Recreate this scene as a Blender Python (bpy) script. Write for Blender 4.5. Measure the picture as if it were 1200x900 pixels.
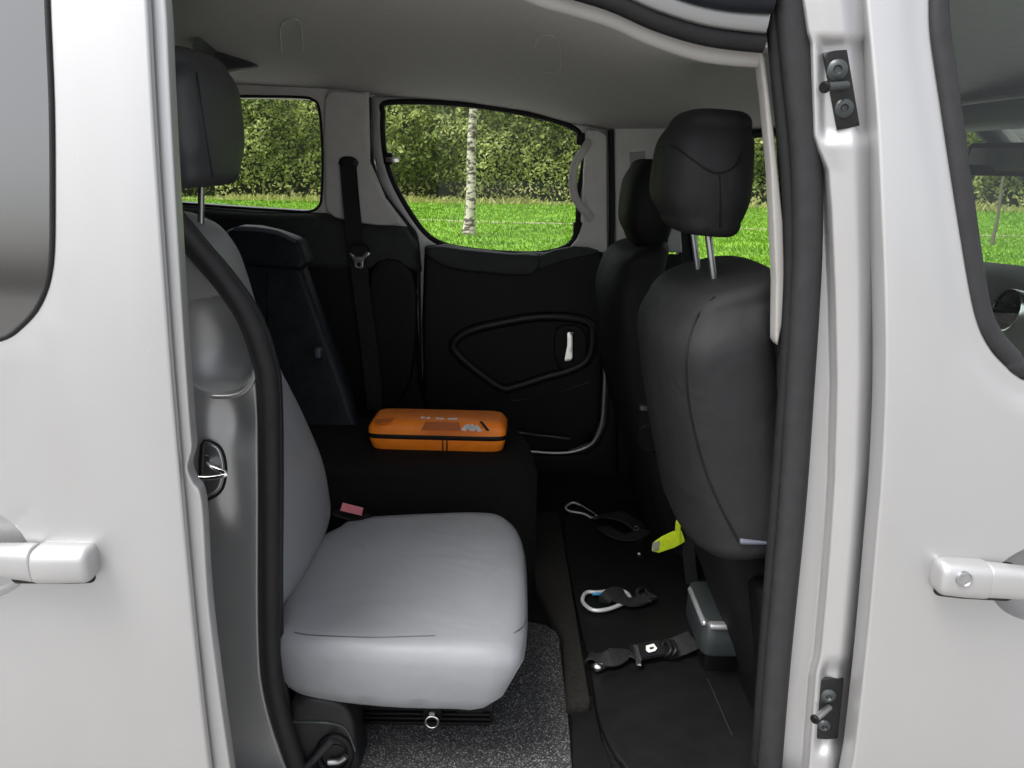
import bpy, bmesh, math, random
import numpy as np
from mathutils import Matrix, Vector
from mathutils.geometry import delaunay_2d_cdt
random.seed(7); rng = np.random.default_rng(7)
R = math.radians
scene = bpy.context.scene
for o in list(bpy.data.objects): bpy.data.objects.remove(o)

# ------------------------------------------------------------------ camera
F = 906.0                                   # focal length in photo pixels (1200 wide)
CAM = Vector((0, 0, 1.48))
CM = (Matrix.Rotation(R(90-16.0), 3, 'X') @ Matrix.Rotation(R(0.8), 3, 'Z'))
cd = bpy.data.cameras.new('camera'); cam = bpy.data.objects.new('camera', cd)
scene.collection.objects.link(cam); scene.camera = cam
cam.matrix_world = Matrix.Translation(CAM) @ CM.to_4x4()
cd.sensor_width = 36; cd.lens = 36*F/1200; cd.clip_start = .05; cd.clip_end = 2000

# ------------------------------------------------------------------ world, sun, exposure
SUN_EL, SUN_AZ = R(62), R(238)              # azimuth clockwise from +Y: behind the camera, well to the left
w = bpy.data.worlds.new('World'); scene.world = w; w.use_nodes = True
nt = w.node_tree; bg = nt.nodes['Background']
sk = nt.nodes.new('ShaderNodeTexSky'); sk.sky_type = 'NISHITA'; sk.sun_disc = False
sk.sun_elevation = SUN_EL; sk.sun_rotation = SUN_AZ; sk.dust_density = 4; sk.air_density = 1.0
hs = nt.nodes.new('ShaderNodeHueSaturation'); hs.inputs['Saturation'].default_value = .22
nt.links.new(sk.outputs[0], hs.inputs['Color']); nt.links.new(hs.outputs[0], bg.inputs[0])
bg.inputs[1].default_value = .15
sl = bpy.data.lights.new('sun', 'SUN'); sl.energy = 1.5; sl.angle = R(30); sl.color = (1, .96, .9)
so = bpy.data.objects.new('sun', sl); scene.collection.objects.link(so)
sd = Vector((math.sin(SUN_AZ)*math.cos(SUN_EL), math.cos(SUN_AZ)*math.cos(SUN_EL), math.sin(SUN_EL)))
so.rotation_euler = sd.to_track_quat('Z', 'Y').to_euler(); so.location = (0, -5, 12)
scene.view_settings.view_transform = 'Standard'; scene.view_settings.look = 'None'
scene.view_settings.exposure = 1.28; scene.view_settings.gamma = 1
scene.render.engine = 'CYCLES'
scene.render.resolution_x, scene.render.resolution_y = 1024, 768
scene.cycles.max_bounces = 8; scene.cycles.diffuse_bounces = 5; scene.cycles.transparent_max_bounces = 12

# ------------------------------------------------------------------ pixel rays
def ray(px, py): return CM @ Vector(((px-600)/F, -(py-450)/F, -1))
def P(px, py, Y):
    d = ray(px, py)
    if callable(Y):
        y = 1.05
        for _ in range(12):
            q = CAM + d*(y/d.y); y = Y(q.x, q.z)
        return CAM + d*(y/d.y)
    return CAM + d*(Y/d.y)
def PZ(px, py, z):
    d = ray(px, py); return CAM + d*((z-CAM.z)/d.z)
def XZ(pts, Y): return [(q.x, q.z) for q in (P(a, b, Y) for a, b in pts)]
def cr(pts, closed=False, n=6):                 # Catmull-Rom smoothing, any dimension
    p = [np.array(q, float) for q in pts]; N = len(p); out = []
    for i in range(N if closed else N-1):
        if closed: a, b, c, d = p[i-1], p[i], p[(i+1) % N], p[(i+2) % N]
        else: a, b, c, d = p[max(i-1, 0)], p[i], p[i+1], p[min(i+2, N-1)]
        for k in range(n):
            t = k/n
            out.append(.5*((2*b)+(c-a)*t+(2*a-5*b+4*c-d)*t*t+(3*b-a-3*c+d)*t**3))
    if not closed: out.append(p[-1])
    return [tuple(q) for q in out]

# ------------------------------------------------------------------ materials
def mat(name, col, rough=.5, metal=0, var=.08, vscale=30, bump=0, bscale=400, coat=0, spec=.5, sheen=0, soft=0, dust=0):
    m = bpy.data.materials.new(name); m.use_nodes = True; n = m.node_tree.nodes; L = m.node_tree.links
    b = n['Principled BSDF']; b.inputs['Roughness'].default_value = rough; b.inputs['Metallic'].default_value = metal
    b.inputs['Coat Weight'].default_value = coat; b.inputs['Coat Roughness'].default_value = .15
    b.inputs['Specular IOR Level'].default_value = spec
    if sheen: b.inputs['Sheen Weight'].default_value = sheen
    tc = n.new('ShaderNodeTexCoord')
    nz = n.new('ShaderNodeTexNoise'); nz.inputs['Scale'].default_value = vscale; nz.inputs['Detail'].default_value = 5
    L.new(tc.outputs['Object'], nz.inputs['Vector'])
    cr_ = n.new('ShaderNodeValToRGB'); c = np.array(col)
    cr_.color_ramp.elements[0].position = .3; cr_.color_ramp.elements[1].position = .7
    cr_.color_ramp.elements[0].color = (*np.clip(c*(1-var), 0, 1), 1); cr_.color_ramp.elements[1].color = (*np.clip(c*(1+var), 0, 1), 1)
    L.new(nz.outputs['Fac'], cr_.inputs[0]); L.new(cr_.outputs[0], b.inputs['Base Color'])
    if bump:
        n2 = n.new('ShaderNodeTexNoise'); n2.inputs['Scale'].default_value = bscale; n2.inputs['Detail'].default_value = 3
        L.new(tc.outputs['Object'], n2.inputs['Vector'])
        bp = n.new('ShaderNodeBump'); bp.inputs['Strength'].default_value = bump; bp.inputs['Distance'].default_value = .004
        L.new(n2.outputs['Fac'], bp.inputs['Height']); L.new(bp.outputs[0], b.inputs['Normal'])
    if soft:                                  # slow undulation: creases and soft dents of padding
        n3 = n.new('ShaderNodeTexNoise'); n3.inputs['Scale'].default_value = 9; n3.inputs['Detail'].default_value = 2; n3.inputs['Distortion'].default_value = .6
        L.new(tc.outputs['Object'], n3.inputs['Vector'])
        b2 = n.new('ShaderNodeBump'); b2.inputs['Strength'].default_value = soft; b2.inputs['Distance'].default_value = .02
        L.new(n3.outputs['Fac'], b2.inputs['Height'])
        if bump: L.new(b2.outputs[0], bp.inputs['Normal'])
        else: L.new(b2.outputs[0], b.inputs['Normal'])
    if dust:                                  # faint road film and dried specks
        mp = n.new('ShaderNodeMapping'); mp.inputs['Scale'].default_value = (7, 7, 2.2); L.new(tc.outputs['Object'], mp.inputs[0])
        n4 = n.new('ShaderNodeTexNoise'); n4.inputs['Scale'].default_value = 1.3; n4.inputs['Detail'].default_value = 8; L.new(mp.outputs[0], n4.inputs['Vector'])
        r4 = n.new('ShaderNodeMapRange'); r4.inputs[1].default_value = .35; r4.inputs[2].default_value = .7; r4.inputs[3].default_value = rough-.05; r4.inputs[4].default_value = rough+.12
        L.new(n4.outputs['Fac'], r4.inputs[0]); L.new(r4.outputs[0], b.inputs['Roughness'])
        v4 = n.new('ShaderNodeTexVoronoi'); v4.inputs['Scale'].default_value = 34; L.new(tc.outputs['Object'], v4.inputs['Vector'])
        t4 = n.new('ShaderNodeMath'); t4.operation = 'LESS_THAN'; t4.inputs[1].default_value = .035; L.new(v4.outputs['Distance'], t4.inputs[0])
        s4 = n.new('ShaderNodeMath'); s4.operation = 'MULTIPLY'; s4.inputs[1].default_value = dust; L.new(t4.outputs[0], s4.inputs[0])
        m4 = n.new('ShaderNodeMix'); m4.data_type = 'RGBA'; m4.inputs[7].default_value = (.62, .60, .56, 1)
        L.new(s4.outputs[0], m4.inputs[0]); L.new(cr_.outputs[0], m4.inputs[6]); L.new(m4.outputs[2], b.inputs['Base Color'])
    return m
def glass_mat(name, tint, refl=1.0, rough=0.0):
    m = bpy.data.materials.new(name); m.use_nodes = True; n = m.node_tree.nodes; L = m.node_tree.links
    n.remove(n['Principled BSDF']); out = n['Material Output']
    t = n.new('ShaderNodeBsdfTransparent'); t.inputs[0].default_value = (*tint, 1)
    g = n.new('ShaderNodeBsdfGlossy'); g.inputs['Roughness'].default_value = rough
    fr = n.new('ShaderNodeFresnel'); fr.inputs[0].default_value = 1.5
    mu = n.new('ShaderNodeMath'); mu.operation = 'MULTIPLY'; mu.inputs[1].default_value = refl
    mx = n.new('ShaderNodeMixShader'); L.new(fr.outputs[0], mu.inputs[0]); L.new(mu.outputs[0], mx.inputs[0])
    L.new(t.outputs[0], mx.inputs[1]); L.new(g.outputs[0], mx.inputs[2]); L.new(mx.outputs[0], out.inputs[0])
    return m
M = dict(
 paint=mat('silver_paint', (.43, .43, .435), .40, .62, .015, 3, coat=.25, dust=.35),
 paint_shade=mat('silver_paint_shaded', (.30, .305, .31), .40, .65, .04, 6, coat=.2, dust=.5),  # same silver paint darkened; the door's shade on the jamb is in the colour
 rubber=mat('black_rubber', (.012, .012, .013), .55, 0, .15, 40, .15, 300, spec=0.25),
 softrub=mat('grey_black_rubber', (.024, .024, .026), .5, 0, .12, 40, .12, 300, spec=0.25),
 black=mat('black_plastic', (.004, .004, .0045), .5, 0, .15, 60, .25, 900, spec=0.25),
 blacks=mat('black_satin_plastic', (.010, .010, .011), .42, 0, .12, 50, .08, 600, spec=0.3),
 grain=mat('grained_grey_trim', (.62, .61, .59), .6, 0, .05, 25, .2, 900),
 dgrain=mat('dark_grained_trim', (.032, .034, .036), .55, 0, .1, 30, .3, 900, spec=0.25),
 liner=mat('headliner_felt', (.47, .458, .442), .9, 0, .05, 60, .3, 1200),
 linertrim=mat('headliner_edge_trim', (.34, .33, .32), .6, 0, .03, 30, .1, 900),
 leather=mat('grey_leatherette', (.215, .223, .237), .48, 0, .035, 14, .12, 900, soft=.2),
 leatherd=mat('dark_grey_leatherette', (.05, .052, .057), .5, 0, .06, 14, .12, 900, soft=0.25),
 fabric=mat('charcoal_seat_cover', (.016, .016, .0175), .62, 0, .10, 20, .2, 1100, spec=0.22, soft=0.4),
 fabric2=mat('black_seat_cover', (.006, .006, .0065), .65, 0, .10, 20, .2, 1100, spec=0.2, soft=0.4),
 navy=mat('navy_black_vinyl', (.010, .012, .017), .5, 0, .2, 20, .15, 500, spec=0.25, soft=0.25),
 carpet=mat('black_carpet', (.006, .0058, .0055), .95, 0, .35, 180, .8, 900, spec=0.25),
 strip=mat('brown_black_carpet', (.016, .015, .0125), .95, 0, .35, 120, .7, 900, spec=0.25),
 floormat=mat('black_floor_vinyl', (.0055, .0055, .006), .5, 0, .25, 25, .15, 500, spec=.22),
 dashm=mat('grey_dash_trim', (.10, .105, .105), .55, 0, .05, 30, .2, 900, spec=.3),
 web=mat('black_webbing', (.02, .02, .021), .7, 0, .2, 120, .4, 700, spec=0.25),
 chrome=mat('bright_metal', (.75, .75, .74), .22, 1, .06, 60),
 snapm=mat('satin_aluminium', (.72, .72, .71), .3, .35, .04, 60),
 steel=mat('grey_metal', (.42, .43, .44), .38, 1, .1, 60),
 alu=mat('silver_plastic', (.45, .46, .47), .35, .6, .05, 40),
 dkbox=mat('dark_grey_plastic', (.035, .042, .043), .33, .1, .08, 40),
 orange=mat('orange_shell', (.93, .235, .012), .5, 0, .06, 40, .15, 700),
 oranged=mat('deep_orange_shell', (.66, .14, .008), .5, 0, .06, 40, .15, 700),
 white=mat('white_print', (.88, .88, .86), .5, 0, .03),
 lime=mat('lime_webbing', (.72, .90, .02), .7, 0, .08, 80, .3, 600),
 pink=mat('faded_red_plastic', (.85, .26, .30), .45, 0, .06, 60),
 blue=mat('blue_thread', (.05, .30, .55), .5, 0, .05),
 slate=mat('blue_grey_plastic', (.075, .08, .105), .4, 0, .05),
 mirror=mat('mirror_glass', (.8, .8, .8), .02, 1, 0),
 bounce=mat('pale_bounce_concrete', (.27, .265, .255), .9, 0, .2, 6, .5, 200),
 path=mat('pale_path', (.26, .23, .15), .95, 0, .15, 5),
 bark=None)
G_clear = glass_mat('window_glass', (.93, .95, .93), .3)
G_near = glass_mat('front_door_glass', (.90, .93, .91), .4)
G_dark = glass_mat('privacy_glass', (.055, .06, .065), 5.0, .10)

# speckled rubber granule floor
def speckle():
    m = bpy.data.materials.new('speckled_rubber'); m.use_nodes = True; n = m.node_tree.nodes; L = m.node_tree.links
    b = n['Principled BSDF']; b.inputs['Roughness'].default_value = .8
    tc = n.new('ShaderNodeTexCoord'); v = n.new('ShaderNodeTexVoronoi'); v.inputs['Scale'].default_value = 480
    L.new(tc.outputs['Object'], v.inputs['Vector'])
    sp = n.new('ShaderNodeSeparateColor'); L.new(v.outputs['Color'], sp.inputs[0])
    r = n.new('ShaderNodeValToRGB'); e = r.color_ramp.elements
    e[0].position = 0; e[0].color = (.012, .012, .013, 1); e[1].position = 1; e[1].color = (.26, .26, .26, 1)
    for p, c in ((.35, .014), (.62, .035), (.86, .085)):
        k = e.new(p); k.color = (c, c, c*1.02, 1)
    L.new(sp.outputs[0], r.inputs[0]); L.new(r.outputs[0], b.inputs['Base Color'])
    bp = n.new('ShaderNodeBump'); bp.inputs['Strength'].default_value = .8; bp.inputs['Distance'].default_value = .003
    L.new(sp.outputs[1], bp.inputs['Height']); L.new(bp.outputs[0], b.inputs['Normal']); return m
M['speck'] = speckle()
def birch_mat():
    m = bpy.data.materials.new('birch_bark'); m.use_nodes = True; n = m.node_tree.nodes; L = m.node_tree.links
    b = n['Principled BSDF']; b.inputs['Roughness'].default_value = .8
    tc = n.new('ShaderNodeTexCoord'); mp = n.new('ShaderNodeMapping'); mp.inputs['Scale'].default_value = (5, 5, 11)
    nz = n.new('ShaderNodeTexNoise'); nz.inputs['Scale'].default_value = 1.6; nz.inputs['Detail'].default_value = 6
    L.new(tc.outputs['Object'], mp.inputs[0]); L.new(mp.outputs[0], nz.inputs['Vector'])
    r = n.new('ShaderNodeValToRGB'); e = r.color_ramp.elements
    e[0].position = .42; e[0].color = (.06, .05, .04, 1); e[1].position = .56; e[1].color = (.46, .42, .34, 1)
    L.new(nz.outputs['Fac'], r.inputs[0]); L.new(r.outputs[0], b.inputs['Base Color']); return m
M['bark'] = birch_mat()
def leaf_mat(name, ramp, trans=.35):
    m = bpy.data.materials.new(name); m.use_nodes = True; n = m.node_tree.nodes; L = m.node_tree.links
    n.remove(n['Principled BSDF']); out = n['Material Output']
    a = n.new('ShaderNodeAttribute'); a.attribute_name = 'tint'
    r = n.new('ShaderNodeValToRGB'); e = r.color_ramp.elements
    e[0].position = 0; e[0].color = (*ramp[0], 1); e[1].position = 1; e[1].color = (*ramp[-1], 1)
    for i, c in enumerate(ramp[1:-1]):
        k = e.new((i+1)/(len(ramp)-1)); k.color = (*c, 1)
    L.new(a.outputs['Fac'], r.inputs[0])
    d = n.new('ShaderNodeBsdfPrincipled'); d.inputs['Roughness'].default_value = .5; d.inputs['Specular IOR Level'].default_value = .35
    t = n.new('ShaderNodeBsdfTranslucent')
    L.new(r.outputs[0], d.inputs['Base Color']); L.new(r.outputs[0], t.inputs[0])
    mx = n.new('ShaderNodeMixShader'); mx.inputs[0].default_value = trans
    L.new(d.outputs[0], mx.inputs[1]); L.new(t.outputs[0], mx.inputs[2]); L.new(mx.outputs[0], out.inputs[0]); return m
M['hedge'] = leaf_mat('hedge_leaf', [(.04, .06, .014), (.15, .19, .045), (.28, .33, .09), (.46, .48, .16), (.36, .30, .15)])
M['grass'] = leaf_mat('grass_blade', [(.06, .14, .008), (.13, .27, .013), (.22, .38, .025), (.36, .42, .07)], .45)
def lawn_mat():
    m = mat('lawn', (.12, .25, .014), .9, 0, .35, 1.2, .8, 14)
    return m
M['lawn'] = lawn_mat()

# ------------------------------------------------------------------ mesh helpers
COL = scene.collection
def link(name, verts, faces, material, parent=None, smooth=True, sharp=35):
    me = bpy.data.meshes.new(name); me.from_pydata([tuple(map(float, v)) for v in verts], [], [tuple(map(int, f)) for f in faces])
    bm = bmesh.new(); bm.from_mesh(me); bmesh.ops.recalc_face_normals(bm, faces=bm.faces); bm.to_mesh(me); bm.free()
    if smooth:
        me.polygons.foreach_set('use_smooth', [True]*len(me.polygons)); me.set_sharp_from_angle(angle=R(sharp))
    me.materials.append(material); me.update()
    o = bpy.data.objects.new(name, me); COL.objects.link(o)
    if parent: attach(o, parent)
    return o
def attach(o, p):
    o.parent = p
    if p.type == 'EMPTY': o.matrix_parent_inverse = Matrix.Translation(-p.location)
def thing(name, loc, label, cat, group=None):
    o = bpy.data.objects.new(name, None); COL.objects.link(o); o.location = loc; o.empty_display_size = .1
    return tag(o, label, cat, group)
def tag(o, label=None, cat=None, group=None, kind=None):
    for k, v in (('label', label), ('category', cat), ('group', group), ('kind', kind)):
        if v: o[k] = v
    return o
def struct(name, verts, faces, material): return tag(link(name, verts, faces, material, smooth=False), kind='structure')

def inside(pts, poly):
    x, y = pts[:, 0], pts[:, 1]; c = np.zeros(len(pts), bool); n = len(poly); poly = np.asarray(poly)
    for i in range(n):
        x0, y0 = poly[i]; x1, y1 = poly[i-1]
        if y0 == y1: continue
        c ^= ((y0 > y) != (y1 > y)) & (x < (x1-x0)*(y-y0)/(y1-y0)+x0)
    return c
def pdist(pts, polys):
    d = np.full(len(pts), 1e9)
    for poly in polys:
        p = np.asarray(poly, float); q = np.roll(p, -1, 0)
        for a, b in zip(p, q):
            e = b-a; l = e@e
            if l < 1e-14: continue
            t = np.clip(((pts-a)@e)/l, 0, 1); d = np.minimum(d, np.hypot(*(pts-(a+t[:, None]*e)).T))
    return d
def resample(poly, sp):
    out = []; n = len(poly)
    for i in range(n):
        a = np.array(poly[i], float); b = np.array(poly[(i+1) % n], float); k = max(1, int(math.ceil(np.hypot(*(b-a))/sp)))
        for j in range(k): out.append(tuple(a+(b-a)*j/k))
    return out
def dedupe(poly, eps=1e-5):
    o = []
    for p in poly:
        if not o or math.hypot(p[0]-o[-1][0], p[1]-o[-1][1]) > eps: o.append(p)
    if math.hypot(o[0][0]-o[-1][0], o[0][1]-o[-1][1]) < eps: o.pop()
    return o
def panel(name, outline, mp, n=(0, 1, 0), thick=.02, r=.004, sp=.03, material=None, parent=None, holes=(), extra=None, rb=None, crown=0):
    """sheet with thickness over a 2-D outline; mp(u,v)->Nx3 is the outer face; rounded edges of radius r; n points inwards"""
    rb = r if rb is None else rb
    bs = min(sp, max(2*rb, 2*r, .008)) if max(r, rb) > 0 else sp
    polys = [resample(dedupe(outline), bs)]+[resample(dedupe(h), bs) for h in holes]
    B = np.array([q for p in polys for q in p]); edges = []; k = 0
    for p in polys:
        edges += [(k+i, k+(i+1) % len(p)) for i in range(len(p))]; k += len(p)
    lo, hi = B.min(0), B.max(0); cand = []
    gx, gy = np.meshgrid(np.arange(lo[0]+sp*.5, hi[0], sp), np.arange(lo[1]+sp*.5, hi[1], sp)); cand.append((np.c_[gx.ravel(), gy.ravel()], max(r, rb)+.45*sp))
    if extra is not None: cand.append((np.asarray(extra), max(r, rb)+.006))
    rr = max(r, rb)
    if rr > 0:
        for fr in (.12, .35, .65, 1.0):
            d = rr*fr
            for p in polys:
                a = np.array(p); t = np.roll(a, -1, 0)-np.roll(a, 1, 0); t /= np.maximum(np.hypot(*t.T), 1e-9)[:, None]
                nn = np.c_[-t[:, 1], t[:, 0]]
                for s in (1, -1): cand.append((a+s*d*nn, d*.93))
    pts = []
    for c, dm in cand:
        if not len(c): continue
        ok = inside(c, polys[0])
        for h in polys[1:]: ok &= ~inside(c, h)
        c = c[ok]
        if len(c): c = c[pdist(c, polys) >= dm]
        pts.append(c)
    allp = np.vstack([B]+[p for p in pts if len(p)])
    res = delaunay_2d_cdt([Vector(q) for q in allp], edges, [], 0, 1e-7)
    V = np.array([tuple(q) for q in res[0]]); T = np.array(res[2])
    cen = V[T].mean(1); ok = inside(cen, polys[0])
    for h in polys[1:]: ok &= ~inside(cen, h)
    T = T[ok]; d = pdist(V, polys); nn = np.array(n, float)
    def e(d, r): return np.zeros_like(d) if r <= 0 else r-np.sqrt(np.maximum(0, r*r-np.maximum(0, r-d)**2))
    base = np.asarray(mp(V[:, 0], V[:, 1]), float)
    cw = crown*(1-np.exp(-d/(.6*max(rr, .02)))) if crown else 0*d
    A = base+(e(d, r)-cw)[:, None]*nn; Bk = base+(thick-e(d, rb))[:, None]*nn; N = len(V)
    f = [tuple(t) for t in T]+[tuple(N+t[::-1]) for t in T]
    cnt = {}
    for t in T:
        for i in range(3):
            a, b = t[i], t[(i+1) % 3]; cnt[(min(a, b), max(a, b))] = cnt.get((min(a, b), max(a, b)), 0)+1
    for (a, b), c in cnt.items():
        if c == 1: f.append((a, b, N+b, N+a))
    return link(name, np.vstack([A, Bk]), f, material, parent)
def onY(Y):
    if callable(Y): return lambda u, v: np.c_[u, Y(u, v), v]
    return lambda u, v: np.c_[u, np.full_like(u, Y), v]
def pxpanel(name, px, Y, closed_smooth=0, holes=(), hs=0, **kw):
    ol = cr(px, True, closed_smooth) if closed_smooth else px
    hh = [cr(h, True, hs) if hs else h for h in holes]
    return panel(name, XZ(ol, Y), onY(Y), holes=[XZ(h, Y) for h in hh], **kw)
def loft(name, secs, material, parent=None, n=28, cap=True):
    """secs: (centre, axisA, axisB, exponent) with half-size axes"""
    V, Fc = [], []
    for c, a, b, ex in secs:
        c, a, b = (np.array(q, float) for q in (c, a, b))
        for i in range(n):
            t = 2*math.pi*i/n; ct, st = math.cos(t), math.sin(t)
            V.append(c+a*math.copysign(abs(ct)**(2/ex), ct)+b*math.copysign(abs(st)**(2/ex), st))
    for s in range(len(secs)-1):
        for i in range(n):
            j = (i+1) % n; Fc.append((s*n+i, s*n+j, (s+1)*n+j, (s+1)*n+i))
    if cap: Fc += [tuple(range(n))[::-1], tuple((len(secs)-1)*n+i for i in range(n))]
    return link(name, V, Fc, material, parent, sharp=45)
def smooth_secs(secs, n=4):
    a = [np.concatenate([np.array(q, float).ravel() for q in (c, u, v, (e,))]) for c, u, v, e in secs]
    return [(q[:3], q[3:6], q[6:9], q[9]) for q in (np.array(t) for t in cr(a, False, n))]
def capped(secs, k=4, amt=.03):
    """round both ends of a loft: shrink the axes over a distance amt"""
    def end(s0, s1):
        c0, a, b, ex = s0; c0 = np.array(c0, float); d = c0-np.array(s1[0], float); d /= np.linalg.norm(d); out = []
        a, b = np.array(a, float), np.array(b, float); la, lb = np.linalg.norm(a), np.linalg.norm(b)
        for i in range(1, k+1):
            t = i/k*math.pi/2; s = (1-math.cos(t))*amt
            out.append((c0+d*amt*math.sin(t), a*max(.03, 1-s/la), b*max(.03, 1-s/lb), ex))
        return out
    return end(secs[0], secs[1])[::-1]+list(secs)+end(secs[-1], secs[-2])
def tube(name, pts, rad, material, parent=None, n=10, flat=None, closed=False, smooth=5, taper=None):
    """sweep; flat=(axis, scale) squashes the section along a world axis"""
    p = np.array(cr(pts, closed, smooth) if smooth else pts, float); N = len(p)
    if closed: t = np.roll(p, -1, 0)-np.roll(p, 1, 0)
    else: t = np.gradient(p, axis=0)
    t /= np.linalg.norm(t, axis=1)[:, None]
    V, Fc = [], []; up = np.array(flat[0] if flat else (0, 0, 1), float)
    if not flat and abs(t @ up).max() > .9:
        up = np.array((0, 1., 0)); 
        if abs(t @ up).max() > .9: up = np.array((.6, .5, .62))
    for i in range(N):
        b = np.cross(t[i], up); b /= np.linalg.norm(b); u = np.cross(b, t[i]); s = (taper(i/(N-1)) if taper else 1)*rad
        for k in range(n):
            a = 2*math.pi*k/n; V.append(p[i]+s*(b*math.cos(a)+u*math.sin(a)*(flat[1] if flat else 1)))
    for i in range(N if closed else N-1):
        for k in range(n):
            j = (k+1) % n; i2 = (i+1) % N; Fc.append((i*n+k, i*n+j, i2*n+j, i2*n+k))
    if not closed: Fc += [tuple(range(n)), tuple((N-1)*n+k for k in range(n))]
    return link(name, V, Fc, material, parent, sharp=60)
def ribbon(name, pts, width, th, material, parent=None, up=(0, 0, 1), smooth=6, twist=None):
    p = np.array(cr(pts, False, smooth), float); t = np.gradient(p, axis=0); t /= np.linalg.norm(t, axis=1)[:, None]; V, Fc = [], []
    for i in range(len(p)):
        u = np.array(up, float); a = twist(i/(len(p)-1)) if twist else 0
        b = np.cross(t[i], u); b /= np.linalg.norm(b); u = np.cross(b, t[i])
        b, u = b*math.cos(a)+u*math.sin(a), u*math.cos(a)-b*math.sin(a)
        for s, h in ((-1, 0), (1, 0), (1, 1), (-1, 1)): V.append(p[i]+b*s*width/2+u*h*th)
    for i in range(len(p)-1):
        for k in range(4): j = (k+1) % 4; Fc.append((i*4+k, i*4+j, i*4+4+j, i*4+4+k))
    Fc += [(0, 1, 2, 3), tuple(len(p)*4-4+k for k in range(4))]
    return link(name, V, Fc, material, parent, sharp=50)
def box(name, lo, hi, material, parent=None, bev=.004):
    bm = bmesh.new(); bmesh.ops.create_cube(bm, size=1)
    for v in bm.verts: v.co = Vector([lo[i]+(v.co[i]+.5)*(hi[i]-lo[i]) for i in range(3)])
    if bev: bmesh.ops.bevel(bm, geom=bm.edges, offset=bev, segments=2, affect='EDGES', profile=.5)
    me = bpy.data.meshes.new(name); bm.to_mesh(me); bm.free(); me.materials.append(material)
    me.polygons.foreach_set('use_smooth', [True]*len(me.polygons)); me.set_sharp_from_angle(angle=R(50))
    o = bpy.data.objects.new(name, me); COL.objects.link(o)
    if parent: attach(o, parent)
    return o
def disc(name, c, ax, rad, h, material, parent=None, n=24, prof=None):
    """lathe about axis ax; prof list of (r,h)"""
    prof = prof or [(rad*.85, 0), (rad, h*.2), (rad, h*.7), (rad*.85, h)]
    ax = Vector(ax).normalized(); u = ax.orthogonal().normalized(); v = ax.cross(u); V, Fc = [], []; c = Vector(c)
    for r_, h_ in prof:
        for i in range(n):
            t = 2*math.pi*i/n; V.append(c+ax*h_+(u*math.cos(t)+v*math.sin(t))*r_)
    for s in range(len(prof)-1):
        for i in range(n): j = (i+1) % n; Fc.append((s*n+i, s*n+j, (s+1)*n+j, (s+1)*n+i))
    Fc += [tuple(range(n)), tuple((len(prof)-1)*n+i for i in range(n))]
    return link(name, V, Fc, material, parent, sharp=50)
def fan(name, pts, nrm, th, material, parent=None):
    """thin extruded polygon from 3-D points"""
    n = len(pts); nrm = Vector(nrm)*th; V = [Vector(p) for p in pts]; V += [p+nrm for p in V]
    Fc = [tuple(range(n))[::-1], tuple(range(n, 2*n))]+[(i, (i+1) % n, n+(i+1) % n, n+i) for i in range(n)]
    return link(name, V, Fc, material, parent, smooth=False)
def interp(tab, y): return np.interp(y, [t[0] for t in tab], [t[1] for t in tab])
def pxgrid(name, left, right, Yf, nx, y0, y1, ny, material, parent, ease=None):
    """sheet between two edge curves (lists of (y,x) in photo pixels) at the depth Yf(x,y)"""
    V, Fc = [], []
    for j in range(ny+1):
        y = y0+(y1-y0)*j/ny; a, b = interp(left, y), interp(right, y)
        for i in range(nx+1):
            x = a+(b-a)*i/nx; V.append(P(x, y, float(Yf(x, y))))
    for j in range(ny):
        for i in range(nx): k = j*(nx+1)+i; Fc.append((k, k+1, k+nx+2, k+nx+1))
    return link(name, V, Fc, material, parent, sharp=70)
def sst(a, b, x):
    t = np.clip((x-a)/(b-a), 0, 1); return t*t*(3-2*t)

exec_parts = True
# ================================================================== SETTING
struct('lawn', [(-300, 8.0, 0), (300, 8.0, 0), (300, 600, 0), (-300, 600, 0), (-300, 100, 0)], [(0, 1, 2, 3, 4)], M['lawn'])
struct('bounce_ground', [(-60, -60, -.004), (60, -60, -.004), (60, 8.05, -.004), (-60, 8.05, -.004)], [(0, 1, 2, 3)], M['bounce'])  # unseen ground, made pale and extended to bounce neutral light into the van
a, b = PZ(470, 257, .006), PZ(905, 269, .006); dd = (b-a)
pts = []
for i in range(41):
    t = -1.6+4.2*i/40; c = a+dd*t; wv = .12*math.sin(i*1.7)+.08*math.sin(i*.63); pts += [(c.x, c.y-.18+wv, .006), (c.x, c.y+.18+wv*.6, .006)]
struct('path', pts, [(2*i, 2*i+2, 2*i+3, 2*i+1) for i in range(40)], M['path'])

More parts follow.
